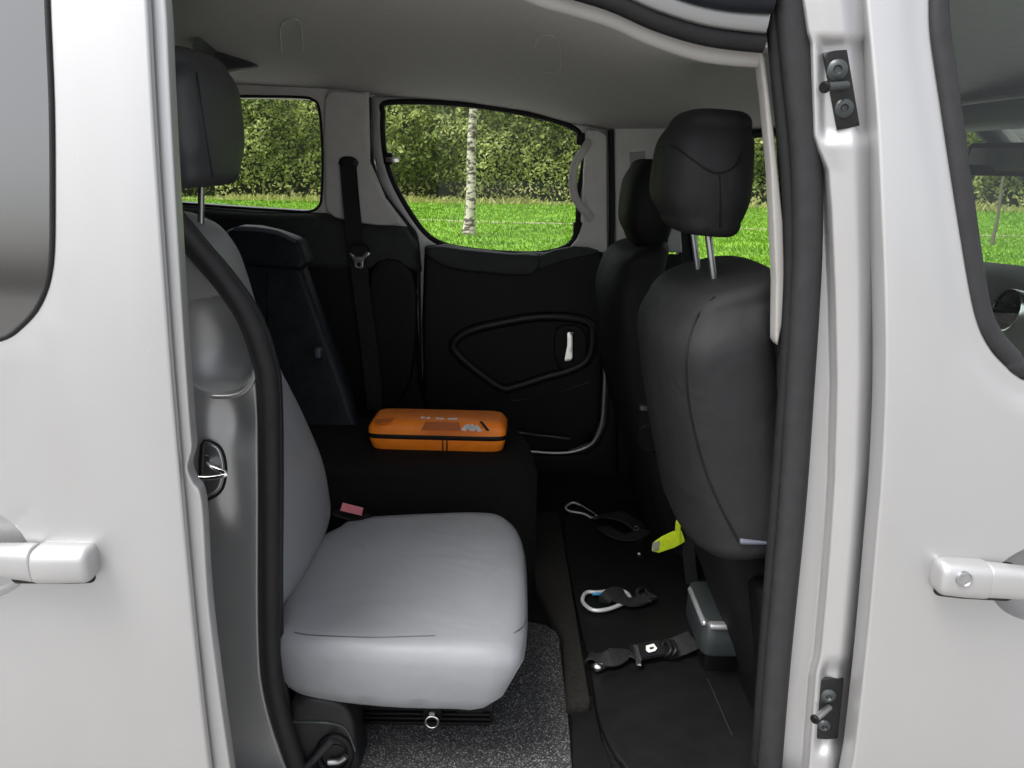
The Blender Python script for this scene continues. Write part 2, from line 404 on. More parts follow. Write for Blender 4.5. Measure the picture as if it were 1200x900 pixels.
def quads(name, cen, nrm, size, aspect, tint, material, parent=None, upright=False):
    """leaf-sized faces: diamonds with a fold, coloured by the tint attribute"""
    n = len(cen); nrm = nrm/np.linalg.norm(nrm, axis=1)[:, None]
    ref = rng.normal(size=(n, 3)); a = np.cross(nrm, ref); a /= np.linalg.norm(a, axis=1)[:, None]; b = np.cross(nrm, a)
    a *= size[:, None]*.5; b *= (size*aspect)[:, None]*.5
    V = np.stack([cen-a, cen-b+.1*a, cen+a, cen+b+.1*a], 1).reshape(-1, 3)
    return rawquads(name, V, tint, material, parent)
def rawquads(name, V, tint, material, parent=None):
    n = len(V)//4; me = bpy.data.meshes.new(name); me.vertices.add(4*n); me.vertices.foreach_set('co', V.astype('f').ravel())
    me.loops.add(4*n); me.loops.foreach_set('vertex_index', np.arange(4*n, dtype='i'))
    me.polygons.add(n); me.polygons.foreach_set('loop_start', np.arange(0, 4*n, 4, dtype='i'))
    at = me.attributes.new('tint', 'FLOAT', 'FACE'); at.data.foreach_set('value', np.clip(tint, 0, 1).astype('f'))
    me.update(calc_edges=True); me.materials.append(material)
    o = bpy.data.objects.new(name, me); COL.objects.link(o)
    if parent: attach(o, parent)
    return o
def vnoise(x, y, s, seed=0):
    r = np.random.default_rng(seed); out = 0*x
    for k in range(5):
        a = r.uniform(0, 6.28); ph = r.uniform(0, 6.28, 2); f = s*(1.0+.55*k)
        out = out+np.sin(f*(x*math.cos(a)+y*math.sin(a))+ph[0])*np.cos(f*.8*(y*math.cos(a)-x*math.sin(a))+ph[1])/(1+.4*k)
    return out/2.2
# hedge: leaf faces over a lumpy front, with a dark sheet behind that stands in for inner shade
def hedge():
    n = 170000
    x = rng.uniform(-34, 42, n); z = 6.8*rng.random(n)**.85
    lump = vnoise(x, z, 1.1, 3)*.7+vnoise(x, z, 3.1, 5)*.35
    top = 6.0+.9*np.sin(x*.31)+.5*np.sin(x*.9+1)
    y = 30.2+x*-.03+.09*(z-2.2)**2*.4-lump*1.25+np.abs(rng.normal(0, .30, n))
    ok = (z < top+lump*.5) & ((z > 1.1) | (rng.random(n) < .35+.5*z)) & ((lump > -.55) | (rng.random(n) < .35)); x, y, z, lump = x[ok], y[ok], z[ok], lump[ok]
    nr = np.c_[rng.normal(0, .7, len(x)), -1+rng.normal(0, .6, len(x)), .55+rng.normal(0, .6, len(x))]
    kind = vnoise(x, z*1.3, .33, 11)
    size = rng.uniform(.10, .22, len(x))*(1-.30*kind)
    tint = .33+.12*lump+.20*kind+.03*(z-2)+rng.normal(0, .15, len(x))  # bulges and top tinted lighter, hollows and foot darker: light put into colour
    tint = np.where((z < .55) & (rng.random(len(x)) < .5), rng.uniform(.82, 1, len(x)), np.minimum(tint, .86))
    h = quads('hedge', np.c_[x, y, np.maximum(z, .04)], nr, size, .55, tint, M['hedge'])
    tag(h, 'tall dense mixed hedge running along the far side of the lawn', 'hedge', kind='stuff')
hedge()
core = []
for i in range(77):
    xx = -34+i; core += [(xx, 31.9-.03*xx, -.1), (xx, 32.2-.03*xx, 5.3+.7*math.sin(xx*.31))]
M['core'] = mat('hedge_shade', (.02, .028, .01), .95, 0, .5, 3)  # flat dark green: the hedge's inner shade as a colour
hc = link('hedge_shade_sheet', core, [(2*i, 2*i+2, 2*i+3, 2*i+1) for i in range(76)], M['core'], bpy.data.objects['hedge'])
# rough dry grass along the hedge foot
def tufts(name, x, y, h, wdt, tint, material):
    n = len(x); a = rng.uniform(0, 6.28, n); lean = rng.normal(0, .45, (n, 2))*h[:, None]
    dx, dy = np.cos(a)*wdt/2, np.sin(a)*wdt/2; z0 = np.full(n, -.005)
    tip = np.c_[x+lean[:, 0], y+lean[:, 1], h]; mid = np.c_[x+lean[:, 0]*.35, y+lean[:, 1]*.35, h*.6]
    V = np.stack([np.c_[x-dx, y-dy, z0], np.c_[x+dx, y+dy, z0], mid+np.c_[dx*.8, dy*.8, 0*dx], tip], 1).reshape(-1, 3)
    return rawquads(name, V, tint, material)
n = 9000; x = rng.uniform(-32, 40, n); y = 29.3-.03*x+rng.normal(0, .35, n)
tag(tufts('rough_grass', x, y, rng.uniform(.08, .28, n)*np.clip(1+vnoise(x, y, .6, 2), .3, 2), np.full(n, .05), rng.uniform(.55, 1, n), M['hedge']),
    'dry brown rough grass along the foot of the hedge', 'grass', kind='stuff')
n = 110000; u = rng.random(n); y = 8.05+21*u**1.25; x = (rng.random(n)-.36)*y*1.75
tint = .40+.22*vnoise(x, y, 1.7, 8)+.10*vnoise(x, y, .35, 9)+rng.normal(0, .14, n)
pth = np.abs(y-(a.y+dd.y*(x-a.x)/dd.x)) < .17
x, y, tint = x[~pth], y[~pth], tint[~pth]
tag(tufts('grass_blades', x, y, rng.uniform(.03, .075, len(x)), .012+.0011*y, tint, M['grass']), 'bright green mown grass blades of the lawn beside the van', 'grass', kind='stuff')

def tree(name, base, top, r0, r1, label, crown_c, crown_r, nleaf, leafsize, tints, trunk_mat, limbs, side=1):
    t = thing(name, base, label, 'tree')
    b, tp = np.array(base), np.array(top); pp = [b+(tp-b)*k/7+np.array((.02*math.sin(k*2.1), 0, 0))*(k > 0) for k in range(8)]; pp[0] = pp[0]-np.array((0, 0, .05))
    tube('trunk', pp, r0, trunk_mat, t, n=14, flat=((0, 1, 0), 1), taper=lambda s: (1+.5*max(0, .06-s)/.06)*(1-s*(1-r1/r0)))
    for k in range(limbs):
        s = .45+.5*k/limbs; st = b+(tp-b)*s; an = k*2.4; L = crown_r*.8*(1.1-s*.5)
        e = st+np.array((math.cos(an)*L, math.sin(an)*L, L*.6)); m = (st+e)/2+np.array((0, 0, .1*L))
        tube('limb', [st, m, e, e+np.array((math.cos(an)*.2*L, math.sin(an)*.2*L, -.35*L))], r0*.3*(1.2-s), trunk_mat, t, n=6, taper=lambda q: 1-.8*q)
    d = rng.normal(size=(nleaf, 3)); d /= np.linalg.norm(d, axis=1)[:, None]; rad = crown_r*rng.random(nleaf)**.45
    c = np.array(crown_c)+d*rad[:, None]*np.array((1, 1, 1.25)); cl = vnoise(c[:, 0]+c[:, 1], c[:, 2], 3/crown_r, 4)
    ok = cl > -.35; c, cl = c[ok], cl[ok]
    quads('crown', c, rng.normal(size=(len(c), 3))+np.array((0, 0, .6)), rng.uniform(.7, 1.3, len(c))*leafsize, .6, rng.uniform(*tints, len(c))+.1*cl, M['hedge'], t)
    return t
bb = PZ(549, 275, 0); tb = P(556, 110, bb.y); tt = bb+(tb-bb)*2.3
tree('birch_tree', tuple(bb), tuple(tt), .115, .03, 'slender white-barked birch tree on the lawn in front of the hedge', (tt.x, tt.y, tt.z-.9), 2.1, 5200, .085, (.45, .8), M['bark'], 12)
sb = PZ(1162, 287, 0)
M['twig'] = mat('thin_bark', (.10, .085, .065), .9, 0, .2, 20)
tree('sapling_tree', tuple(sb), (sb.x+.02, sb.y, 4.2), .035, .012, 'thin dark-stemmed sapling on the lawn seen through the front door window', (sb.x+.1, sb.y, 3.9), 1.0, 1500, .08, (.3, .6), M['twig'], 6)

# ================================================================== VAN
van = thing('van', (0, 1.9, 0), 'silver van with its sliding side door slid open, showing the cabin', 'van')
def tum(z): return np.where(z > .85, .09*(z-.85)**2, .08*(z-.85)**2)
YB = 1.035                                   # near body side at its widest
def ybody(x, z): return YB+tum(np.asarray(z))
def part(fn, *a, **k): return fn(*a, **k)

# ---- front door with window, handle bowl
hb_c = P(1232, 684, ybody); hb = (hb_c.x, hb_c.z, .088, .066)
win_left = [(1094, -60), (1094, 0), (1096, 45), (1108, 125), (1124, 235), (1139, 335), (1150, 383), (1165, 412), (1185, 433), (1200, 445)]
wl = [(q.x, q.z) for q in (P(u, v, ybody) for u, v in win_left)]
fd_win = cr([wl[0]]+wl[1:], False, 4)+[(wl[-1][0]+.12, wl[-1][1]-.035), (1.45, wl[-1][1]-.04), (1.56, wl[-1][1]), (1.52, 1.25), (1.30, 1.64), (1.16, 1.71), (wl[0][0]+.05, 1.735), (wl[0][0]+.005, 1.725)]
fd_left = [(1012, -60), (1016, 0), (1024, 80), (1030, 160), (1033, 240), (1036, 330), (1037, 440), (1033, 560), (1027, 640), (1018, 740), (1005, 850), (998, 900), (985, 960)]
fl = [(q.x, q.z) for q in (P(u, v, ybody) for u, v in fd_left)]
fd_out = cr(fl, False, 5)+[(fl[-1][0]+.02, .36), (1.62, .36), (1.68, .8), (1.70, 1.12), (1.62, 1.27), (1.38, 1.69), (1.2, 1.775), (.50, 1.795)]
fdw = np.array(resample(dedupe(fd_win), .02))
def bowl(x, z, c, depth=.045):
    q = 1-((x-c[0])/c[2])**2-((z-c[1])/c[3])**2; return depth*np.clip(q, 0, 1)**.6
def yfd(x, z):
    x, z = np.asarray(x, float), np.asarray(z, float); y = ybody(x, z)+bowl(x, z, hb)
    if x.ndim:
        d = pdist(np.c_[x, z], [fdw]); y = y+.005*(1-sst(.012, .048, d))*np.clip(1.2-0*d, 0, 1)+.0022*np.sin(9*z)
    return y
g = np.array([(hb[0]+hb[2]*1.06*r_*math.cos(t), hb[1]+hb[3]*1.06*r_*math.sin(t)) for r_ in np.linspace(.05, 1, 22) for t in np.linspace(0, 6.28, 44)[:-1]])
gw = np.vstack([fdw+0*fdw]+[np.array(fdw)*1.0 for _ in range(0)])
def ringpts(poly, ds):
    a_ = np.array(poly); t = np.roll(a_, -1, 0)-np.roll(a_, 1, 0); t /= np.maximum(np.hypot(*t.T), 1e-9)[:, None]; n_ = np.c_[-t[:, 1], t[:, 0]]
    return np.vstack([a_+s*d*n_ for d in ds for s in (1, -1)])
front_door = panel('front_door', fd_out, onY(yfd), thick=.045, r=.005, sp=.035, material=M['paint'], parent=van, holes=[fd_win], extra=np.vstack([g, ringpts(fdw, (.014, .022, .030, .038, .046, .054))]))
tag(front_door, 'front door, closed')
sealw = [P(u, v, lambda x, z: ybody(x, z)-.001+.008) for u, v in [(1100, -60), (1100, 0), (1102, 40), (1113, 115), (1129, 230), (1143, 325), (1153, 372), (1167, 399), (1186, 420), (1200, 432)]]
sealw += [Vector((sealw[-1].x+.12, ybody(0, sealw[-1].z-.03)+.008, sealw[-1].z-.03)), Vector((1.20, ybody(0, 1.12)+.008, sealw[-1].z-.03))]
sealw = [Vector((q.x, float(q.y), q.z)) for q in sealw]
tube('window_seal', sealw, .0135, M['softrub'], front_door, n=10, flat=((0, 1, 0), .7))
panel('window_glass', [(x+.006*(1 if x < .8 else 0), z) for x, z in fd_win], onY(lambda x, z: ybody(x, z)+.022), thick=.004, r=0, sp=.08, material=G_near, parent=front_door)
# handles: lofted grip over the bowl
def handle(pxs, Yo, hh, dep, name, parent, material, ends=.012):
    secs = []
    for u, v, s in pxs:
        q = P(u, v, Yo); secs.append((q, (0, 0, hh*s), (0, dep*s, 0), 3.2))
    return loft(name, capped(secs, 5, ends), material, parent, n=28)
handle([(1105, 675, .96), (1130, 677, 1), (1150, 678.3, 1.0)], 1.024, .0275, .022, 'handle_base', front_door, M['paint'], .012)
handle([(1156, 679, .98), (1180, 681, .95), (1215, 684, .90), (1270, 687, .88), (1330, 690, .9)], 1.020, .0265, .018, 'handle_grip', front_door, M['paint'], .003)
handle([(1104, 675.8, .96), (1130, 677.8, 1), (1180, 681.6, .96)], 1.040, .0322, .012, 'handle_gasket', front_door, M['rubber'], .0125)
q = P(1130, 679, 1.0015); disc('lock_cylinder', q, (0, -1, 0), .0125, .006, M['steel'], front_door, prof=[(.0115, -.006), (.0118, .0015), (.0105, .002), (.0098, .0005), (.0095, .0), (.002, .0)])

# ---- B-pillar jamb
jl = [(-40, 934), (0, 936), (100, 946), (180, 954), (300, 957), (450, 948), (650, 933), (850, 915), (960, 905)]
jr = [(-40, 1022), (0, 1026), (80, 1034), (160, 1040), (240, 1043), (330, 1046), (440, 1047), (560, 1043), (640, 1037), (740, 1028), (850, 1015), (960, 1000)]
le = [(-40, 938), (0, 938), (40, 944), (50, 948), (160, 951), (175, 956), (200, 967), (250, 971), (350, 975), (450, 977), (560, 974), (640, 969), (700, 964), (765, 958), (790, 952), (870, 946), (960, 940)]
def yj(x, y):
    a_, b_, l_ = interp(jl, y), interp(jr, y), interp(le, y); s = (x-a_)/(b_-a_)
    base = 1.128-.02*s
    up = sst(l_-5, l_+5, x)*.030                                       # raised panel
    up *= 1-1.3*sst(interp(jr, y)-42, interp(jr, y)-8, x)             # falls back to the door gap
    rec = sst(40, 56, y)*(1-sst(150, 172, y))+sst(768, 788, y)*(1-sst(868, 890, y))
    ed = sst(l_+6, l_+18, x)
    return base-up+.012*rec*ed-.005*sst(l_, l_+30, x)
pil = pxgrid('door_pillar', jl, jr, yj, 44, -40, 960, 240, M['paint'], van)
pxpanel('pillar_back', [(900, -60), (1030, -60), (1060, 400), (1010, 980), (880, 980), (930, 400)], 1.145, thick=.02, r=.002, sp=.1, material=M['blacks'], parent=van)
def plate(px, bolts, pin, y0):
    c = np.mean(px, 0); Y0 = float(yj(*c))-.003
    pl = pxpanel('striker_plate', cr(px, True, 1), Y0, thick=.006, r=.0015, sp=.02, material=M['blacks'], parent=van)
    for u, v, r_ in bolts:
        q = P(u, v, Y0); disc('bolt', q, (-.2, -1, 0), r_*q.y/F, .006, M['dkbox'], pl, prof=[(r_*q.y/F, -.002), (r_*q.y/F, .002), (r_*.7*q.y/F, .005), (r_*.45*q.y/F, .0055), (r_*.3*q.y/F, .0025)])
    (u0, v0), (u1, v1) = pin; q0, q1 = P(u0, v0, Y0-.028), P(u1, v1, Y0-.004)
    tube('striker_pin', [q1, (q0+q1)/2, q0], .0055, M['dkbox'] if y0 < 400 else M['steel'], pl, n=12, smooth=2)
    disc('pin_head', q0, tuple(q0-q1), .0075, .006, M['black'], pl)
plate([(965, 62), (979, 59), (993, 58), (1008, 147), (996, 150), (982, 152)], [(981, 82, 11), (989, 127, 10)], ((968, 102), (992, 100)), 100)
plate([(962, 796), (975, 795), (989, 796), (982, 866), (968, 867), (955, 866)], [(971, 815, 10), (966, 850, 9)], ((956, 842), (972, 829)), 830)

# ---- right-hand seal and pillar trim
def pxl(pts, Y): return [P(u, v, Y) for u, v in pts]
tube('door_seal', pxl([(925, -60), (927, 0), (937, 100), (945, 190), (946, 300), (938, 450), (928, 600), (913, 760), (905, 860), (898, 960)], 1.118), .021, M['softrub'], van, n=14, flat=((0, 1, 0), .8))
tube('seal_lip', pxl([(902, -60), (906, 0), (914, 100), (924, 200), (928, 300), (923, 420), (913, 560), (902, 700), (892, 830), (884, 960)], 1.135), .012, M['rubber'], van, n=10, flat=((0, 1, 0), .9))
pxpanel('pillar_edge_trim', [(889, 58), (896, 60), (908, 160), (918, 260), (920, 330), (917, 380), (912, 405), (909, 400), (910, 330), (904, 200), (896, 110)], 1.150, thick=.03, r=.003, sp=.02, material=M['linertrim'], parent=van)
# inner B-pillar cover behind the seal so the cabin is closed
pxpanel('pillar_cover', [(917, -60), (1040, -60), (1060, 960), (889, 960), (897, 760), (909, 560), (918, 400), (923, 250)], 1.17, thick=.03, r=.003, sp=.08, material=M['dgrain'], parent=van)

# ---- roof edge over the opening
rail = [(-420, -75), (0, -75), (300, -70), (560, -45), (640, -22), (715, 0), (770, 24), (830, 42), (895, 50)]
tube('roof_seal', pxl(rail, 1.135), .0135, M['rubber'], van, n=10, flat=((0, 1, 0), .9))
tube('headliner_edge', pxl([(u, v+18) for u, v in rail[:-1]]+[(893, 66)], 1.165), .0155, M['linertrim'], van, n=12, flat=((0, 1, 0), .8))
tube('roof_rail', pxl([(u+4, v-26) for u, v in rail], 1.125), .0165, M['paint_shade'], van, n=12, flat=((0, 1, 0), .6))
tube('roof_gutter', pxl([(700, -75), (790, -25), (850, -8), (905, -4)], 1.115), .022, M['navy'], van, n=10)

# ---- rear side body (C-pillar jamb), seal, latch
cj = [(110, -90), (125, 100), (160, 215), (205, 276), (247, 326), (275, 367), (292, 410), (301, 455), (304, 560), (304, 740), (310, 815), (332, 890), (360, 950)]
cjw = [(q.x, q.z) for q in (P(u, v, 1.10) for u, v in cj)]
cj_out = cr(cjw, False, 5)+[(cjw[-1][0]+.04, .36), (-1.60, .36), (-1.66, 1.0), (-1.62, 1.76), (cjw[0][0], 1.79)]
bc = P(252, 405, 1.1); lc = P(243, 553, 1.1)
def rhob(x, z): return (np.abs((x-bc.x)/.056)**2.6+np.abs((z-bc.z)/.070)**2.6)**(1/2.6)
def ycj(x, z):
    y = 1.10+0*x
    rho = rhob(x, z); y = y+.055*np.sqrt(np.clip(1-rho**2, 0, 1))*1.0
    y = y-.016*np.exp(-((x-lc.x)/.030)**4-((z-lc.z)/.085)**4)
    y = y+.012*np.exp(-((x-lc.x-.05)/.02)**2-((z-lc.z-.09)/.03)**2)
    y = y-.007*np.exp(-((x-P(240, 480, 1.1).x)/.022)**2-((z-P(240, 480, 1.1).z)/.05)**2)
    return y
gx, gz = np.meshgrid(np.arange(cjw[5][0]-.14, cjw[8][0], .009), np.arange(.45, 1.35, .009))
gp = np.c_[gx.ravel(), gz.ravel()]; gp = gp[rhob(gp[:, 0], gp[:, 1]) > 1.06]
for rr_ in (1.04, 1.0, .99, .97, .94, .9, .84, .76, .66, .54, .4, .25, .1):
    for t in np.linspace(0, 6.2832, 65)[:-1]:
        c_, s_ = math.cos(t), math.sin(t); gp = np.vstack([gp, [bc.x+.056*rr_*math.copysign(abs(c_)**(2/2.6), c_), bc.z+.070*rr_*math.copysign(abs(s_)**(2/2.6), s_)]])
body_rear = panel('rear_side_panel', cj_out, onY(ycj), thick=.03, r=.006, rb=.002, sp=.05, material=M['paint_shade'], parent=van, extra=gp)
tube('recess_lip', [(bc.x+.060*math.copysign(abs(math.cos(t))**.77, math.cos(t)), 1.099, bc.z-.004+.074*math.copysign(abs(math.sin(t))**.77, math.sin(t))) for t in np.linspace(3.3, 6.1, 15)], .0035, M['paint_shade'], body_rear, n=8)
seal_l = [(u+o_, v) for (u, v), o_ in zip(cj, (14, 14, 14, 13, 13, 13, 13, 13, 12, 12, 13, 14, 14))]
tube('door_seal', pxl(seal_l, 1.105), .0165, M['rubber'], van, n=12, flat=((0, 1, 0), 1.1))
tube('seal_lip', pxl([(u+10, v-2) for u, v in seal_l], 1.125), .009, M['blacks'], van, n=8)
lp = pxpanel('latch_plate', [(238, 524), (250, 522), (258, 530), (262, 550), (258, 570), (248, 580), (238, 578)], 1.079, 3, thick=.008, r=.003, sp=.01, material=M['steel'], parent=van)
tube('latch_rim', pxl(cr([(236, 521), (251, 519), (261, 529), (265, 550), (261, 572), (249, 583), (236, 581)], True, 1), 1.081), .0022, M['black'], lp, n=6, closed=True, smooth=3)
tube('latch_hoop', pxl([(232, 560), (246, 560), (266, 556)], 1.052)+pxl([(250, 548)], 1.06)+pxl([(243, 541)], 1.078), .0035, M['chrome'], lp, n=8, smooth=3)
disc('latch_screw', P(243, 536, 1.077), (0, -1, 0), .005, .003, M['dkbox'], lp)

# ---- sliding door (open, outboard of the body)
def ysd(x, z): return YB-.145+tum(np.asarray(z))+.0018*np.sin(7*np.asarray(z))
sd_edge = [(167, -60), (172, 0), (180, 150), (190, 300), (201, 450), (214, 600), (228, 750), (245, 900), (252, 960)]
sw = [(q.x, q.z) for q in (P(u, v, ysd) for u, v in sd_edge)]
sd_out = cr(sw, False, 5)+[(sw[-1][0]+.01, .38), (-1.22, .38), (-1.28, .9), (-1.22, 1.3), (-1.12, 1.76), (sw[0][0], 1.77)]
swin = [(55, -80), (57, 0), (62, 120), (63, 230), (61, 310), (48, 355), (25, 383), (0, 398), (-60, 408)]
ww = [(q.x, q.z) for q in (P(u, v, ysd) for u, v in swin)]
sd_win = cr(ww, False, 4)+[(-1.05, ww[-1][1]-.005), (-1.10, 1.2), (-1.02, 1.68), (ww[0][0]-.03, 1.71)]
b2c = P(-36, 648, ysd); b2 = (b2c.x, b2c.z, .078, .066)
def ysd2(x, z):
    x, z = np.asarray(x, float), np.asarray(z, float); return ysd(x, z)+bowl(x, z, b2)
g2 = np.array([(b2[0]+b2[2]*1.06*r_*math.cos(t), b2[1]+b2[3]*1.06*r_*math.sin(t)) for r_ in np.linspace(.05, 1, 22) for t in np.linspace(0, 6.28, 44)[:-1]])
sdoor = panel('sliding_door', sd_out, onY(ysd2), thick=.012, r=.004, rb=.001, sp=.035, material=M['paint'], parent=van, holes=[sd_win], extra=g2)
tag(sdoor, 'sliding door, slid open')
inn = [(190, -60), (200, 0), (205, 100), (213, 250), (222, 400), (229, 500), (231, 526), (226, 548), (232, 566), (243, 590), (250, 700), (262, 800), (276, 900), (284, 960)]
iw = [(q.x, q.z) for q in (P(u, v, lambda x, z: ysd(x, z)+.016) for u, v in [(a_-7, b_) for a_, b_ in inn])]
in_out = cr(iw, False, 4)+[(iw[-1][0]+.01, .40), (-1.20, .40), (-1.25, .9), (-1.2, 1.3), (-1.1, 1.74), (iw[0][0], 1.75)]
in_win = [(x-.012*np.sign(x+.8), z) for x, z in sd_win]
panel('inner_frame', in_out, onY(lambda x, z: ysd(x, z)+.0165), thick=.022, r=.003, rb=.003, sp=.05, material=M['paint'], parent=sdoor, holes=[sd_win])
panel('window_glass', sd_win, onY(lambda x, z: ysd(x, z)+.006), thick=.004, r=0, sp=.08, material=G_dark, parent=sdoor)
tube('window_seal', [(x-.002*np.sign(x+.8), float(ysd(x, z))+.001, z) for x, z in dedupe(sd_win)], .0034, M['rubber'], sdoor, n=8, closed=True, smooth=1)
panel('inner_trim', [(x-.06*np.sign(x+.8), z) for x, z in sd_out if z < 1.74]+[(sw[0][0]-.06, 1.72)], onY(lambda x, z: ysd(x, z)+.039), thick=.03, r=.003, sp=.08, material=M['black'], parent=sdoor, holes=[sd_win])
handle([(50, 659.5, .97), (75, 659.5, .97), (102, 659.5, .93)], .880, .0245, .022, 'handle_cap', sdoor, M['paint'], .009)
handle([(-130, 656, .9), (-60, 656, .86), (0, 656.5, .86), (30, 658, .93), (41, 659, .96)], .876, .0245, .018, 'handle_grip', sdoor, M['paint'], .003)

handle([(20, 659.8, .96), (75, 659.8, .985), (103.5, 659.8, .945)], .895, .0286, .012, 'handle_gasket', sdoor, M['rubber'], .0095)
# ---- floor, sill, closing panels
FZ = .46
sill = loft('door_sill', [((x, 1.065, .385), (0, .035, 0), (0, 0, .06), 5) for x in (-1.6, -.5, .3, 1.45)], M['paint_shade'], van, n=20)
kx0, kx1 = PZ(668, 800, FZ+.03).x, PZ(692, 820, FZ+.02).x
box('cabin_floor', (-1.62, 1.08, FZ-.06), (2.0, 2.62, FZ-.012), M['carpet'], van)
fl_out = [(P(428, 900, 1.12).x, 1.085), (PZ(673, 930, FZ).x, 1.085), (PZ(668, 860, FZ).x, PZ(668, 860, FZ).y), (PZ(655, 742, FZ).x, PZ(655, 742, FZ).y), (PZ(640, 735, FZ).x, PZ(640, 735, FZ).y+.01), (-.2, 1.66), (-.45, 1.7)]
panel('speckled_floor_mat', fl_out, lambda u, v: np.c_[u, v, np.full_like(u, FZ)], n=(0, 0, -1), thick=.014, r=.004, sp=.06, material=M['speck'], parent=van)
kz = FZ+.022
def kp(u, v): q = PZ(u, v, kz); return (q.x, q.y)
panel('floor_step', [kp(619, 600), kp(655, 598), kp(692, 818), kp(690, 822), kp(664, 824), kp(660, 745), kp(628, 690)], lambda u, v: np.c_[u, v, np.full_like(u, kz)], n=(0, 0, -1), thick=.04, r=.008, sp=.05, material=M['strip'], parent=van)
def wellpt(u, v): q = PZ(u, v, FZ-.004); return (q.x, q.y)
panel('well_edge_mat', [wellpt(668, 818), wellpt(694, 815), wellpt(706, 870), wellpt(730, 930), wellpt(672, 935)], lambda u, v: np.c_[u, v, np.full_like(u, FZ-.002)], n=(0, 0, -1), thick=.012, r=.003, sp=.06, material=M['floormat'], parent=van)
panel('black_floor_mat', cr([wellpt(660, 612), wellpt(690, 780), wellpt(703, 850), wellpt(735, 905), wellpt(790, 935), wellpt(900, 930), wellpt(885, 800), wellpt(790, 600), wellpt(720, 590)], True, 3), lambda u, v: np.c_[u, v, np.full_like(u, FZ+.003)], n=(0, 0, -1), thick=.016, r=.005, sp=.05, material=M['floormat'], parent=van)
tube('mat_seam', [PZ(u, v, FZ+.005) for u, v in [(829, 795), (840, 820), (852, 848), (858, 862)]], .0011, M['softrub'], van, n=6)
# raised carpeted platform behind the rear seat
BZ = .765
def bp_(u, v): q = PZ(u, v, BZ); return (q.x, q.y)
pf = [bp_(350, 552), bp_(612, 550), bp_(630, 545), bp_(622, 518), bp_(600, 490), bp_(330, 488)]
panel('raised_platform', cr(pf[:2], False, 2)+[pf[2], pf[3], pf[4], pf[5]], lambda u, v: np.c_[u, v, np.full_like(u, BZ)], n=(0, 0, -1), thick=BZ-FZ+.03, r=.022, rb=.001, sp=.05, material=M['carpet'], parent=van)
# rear and front closures, outer roof, far outer skin
box('rear_bulkhead', (-1.66, 1.12, .38), (-1.60, 2.66, 1.12), M['dgrain'], van)
box('rear_glass', (-1.645, 1.22, 1.12), (-1.64, 2.56, 1.66), G_dark, van, 0)
for y_ in (1.12, 2.56): box('rear_post', (-1.67, y_, 1.12), (-1.60, y_+.10, 1.76), M['dgrain'], van)
box('rear_header', (-1.67, 1.222, 1.662), (-1.60, 2.558, 1.78), M['dgrain'], van)
def zroof(x, y): return 1.795+.05*(1-((y-1.9)/.8)**2)-.05*np.clip((x-.5)/1.2, 0, 2)**2-.02*np.clip((-x-.8), 0, 1)**2
panel('roof_panel', [(-1.68, 1.125), (1.36, 1.125), (1.42, 1.9), (1.36, 2.66), (-1.68, 2.66)], lambda u, v: np.c_[u, v, zroof(u, v)], n=(0, 0, -1), thick=.02, r=.006, sp=.1, material=M['paint'], parent=van)
# headliner
far_edge = [(-1.6, P(150, 98, 2.52).z)]+[(P(u, v, 2.52).x, P(u, v, 2.52).z) for u, v in [(220, 99), (280, 101), (400, 107), (470, 114), (540, 119), (620, 131), (670, 145), (720, 153), (800, 153), (890, 152), (1060, 142), (1160, 118)]]
near_edge = [(-1.6, 1.745)]+[(P(u, v+20, 1.165).x, P(u, v+20, 1.165).z+.004) for u, v in rail[1:]]+[(.55, 1.70), (.7, 1.76), (1.1, 1.77), (1.35, 1.73)]
def zliner(x, y):
    s = np.clip((y-1.165)/(2.52-1.165), 0, 1); zf = np.interp(x, *zip(*far_edge)); zn = np.interp(x, *zip(*near_edge))
    return zn*(1-s)+zf*s+.055*np.sin(np.pi*s)**.8*np.where(x > .6, np.clip(1-(x-.6)/.5, .1, 1), 1)*(1-.5*s)
panel('headliner', [(-1.6, 1.16), (1.32, 1.16), (1.33, 1.9), (1.32, 2.56), (-1.6, 2.56)], lambda u, v: np.c_[u, v, zliner(u, v)], n=(0, 0, 1), thick=.012, r=.002, sp=.045, material=M['liner'], parent=van)
def on_liner(u, v):
    d = ray(u, v); t = .8/d.y
    for _ in range(400):
        q = CAM+d*t
        if q.z >= float(zliner(np.array([q.x]), np.array([q.y]))[0])-.001: return q
        t += .005/d.y
    return q
for pts_ in ([(330, 60), (329, 30), (340, 22), (352, 27), (355, 60)], [(627, 55), (630, 44), (643, 40), (655, 46), (657, 62), (655, 82), (636, 83)]):
    tube('hook_cover_outline', [on_liner(u, v)-Vector((0, 0, .0015)) for u, v in pts_], .0011, M['grain'], van, n=6, smooth=4)
q = [on_liner(u, v) for u, v in [(231, 44), (252, 62), (298, 76)]]
bg_ = loft('roof_belt_guide', capped([(q[0]-Vector((0, 0, .012)), (.0, .02, 0), (.008, 0, .012), 3), (q[1]-Vector((.0, 0, .022)), (0, .030, 0), (.012, 0, .030), 3), (q[2]-Vector((0, 0, .004)), (0, .02, 0), (.006, 0, .006), 3)], 3, .008), M['navy'], van)
disc('belt_guide_screw', q[1]-Vector((.01, .03, .0)), (0, -1, -.3), .009, .006, M['dgrain'], bg_)

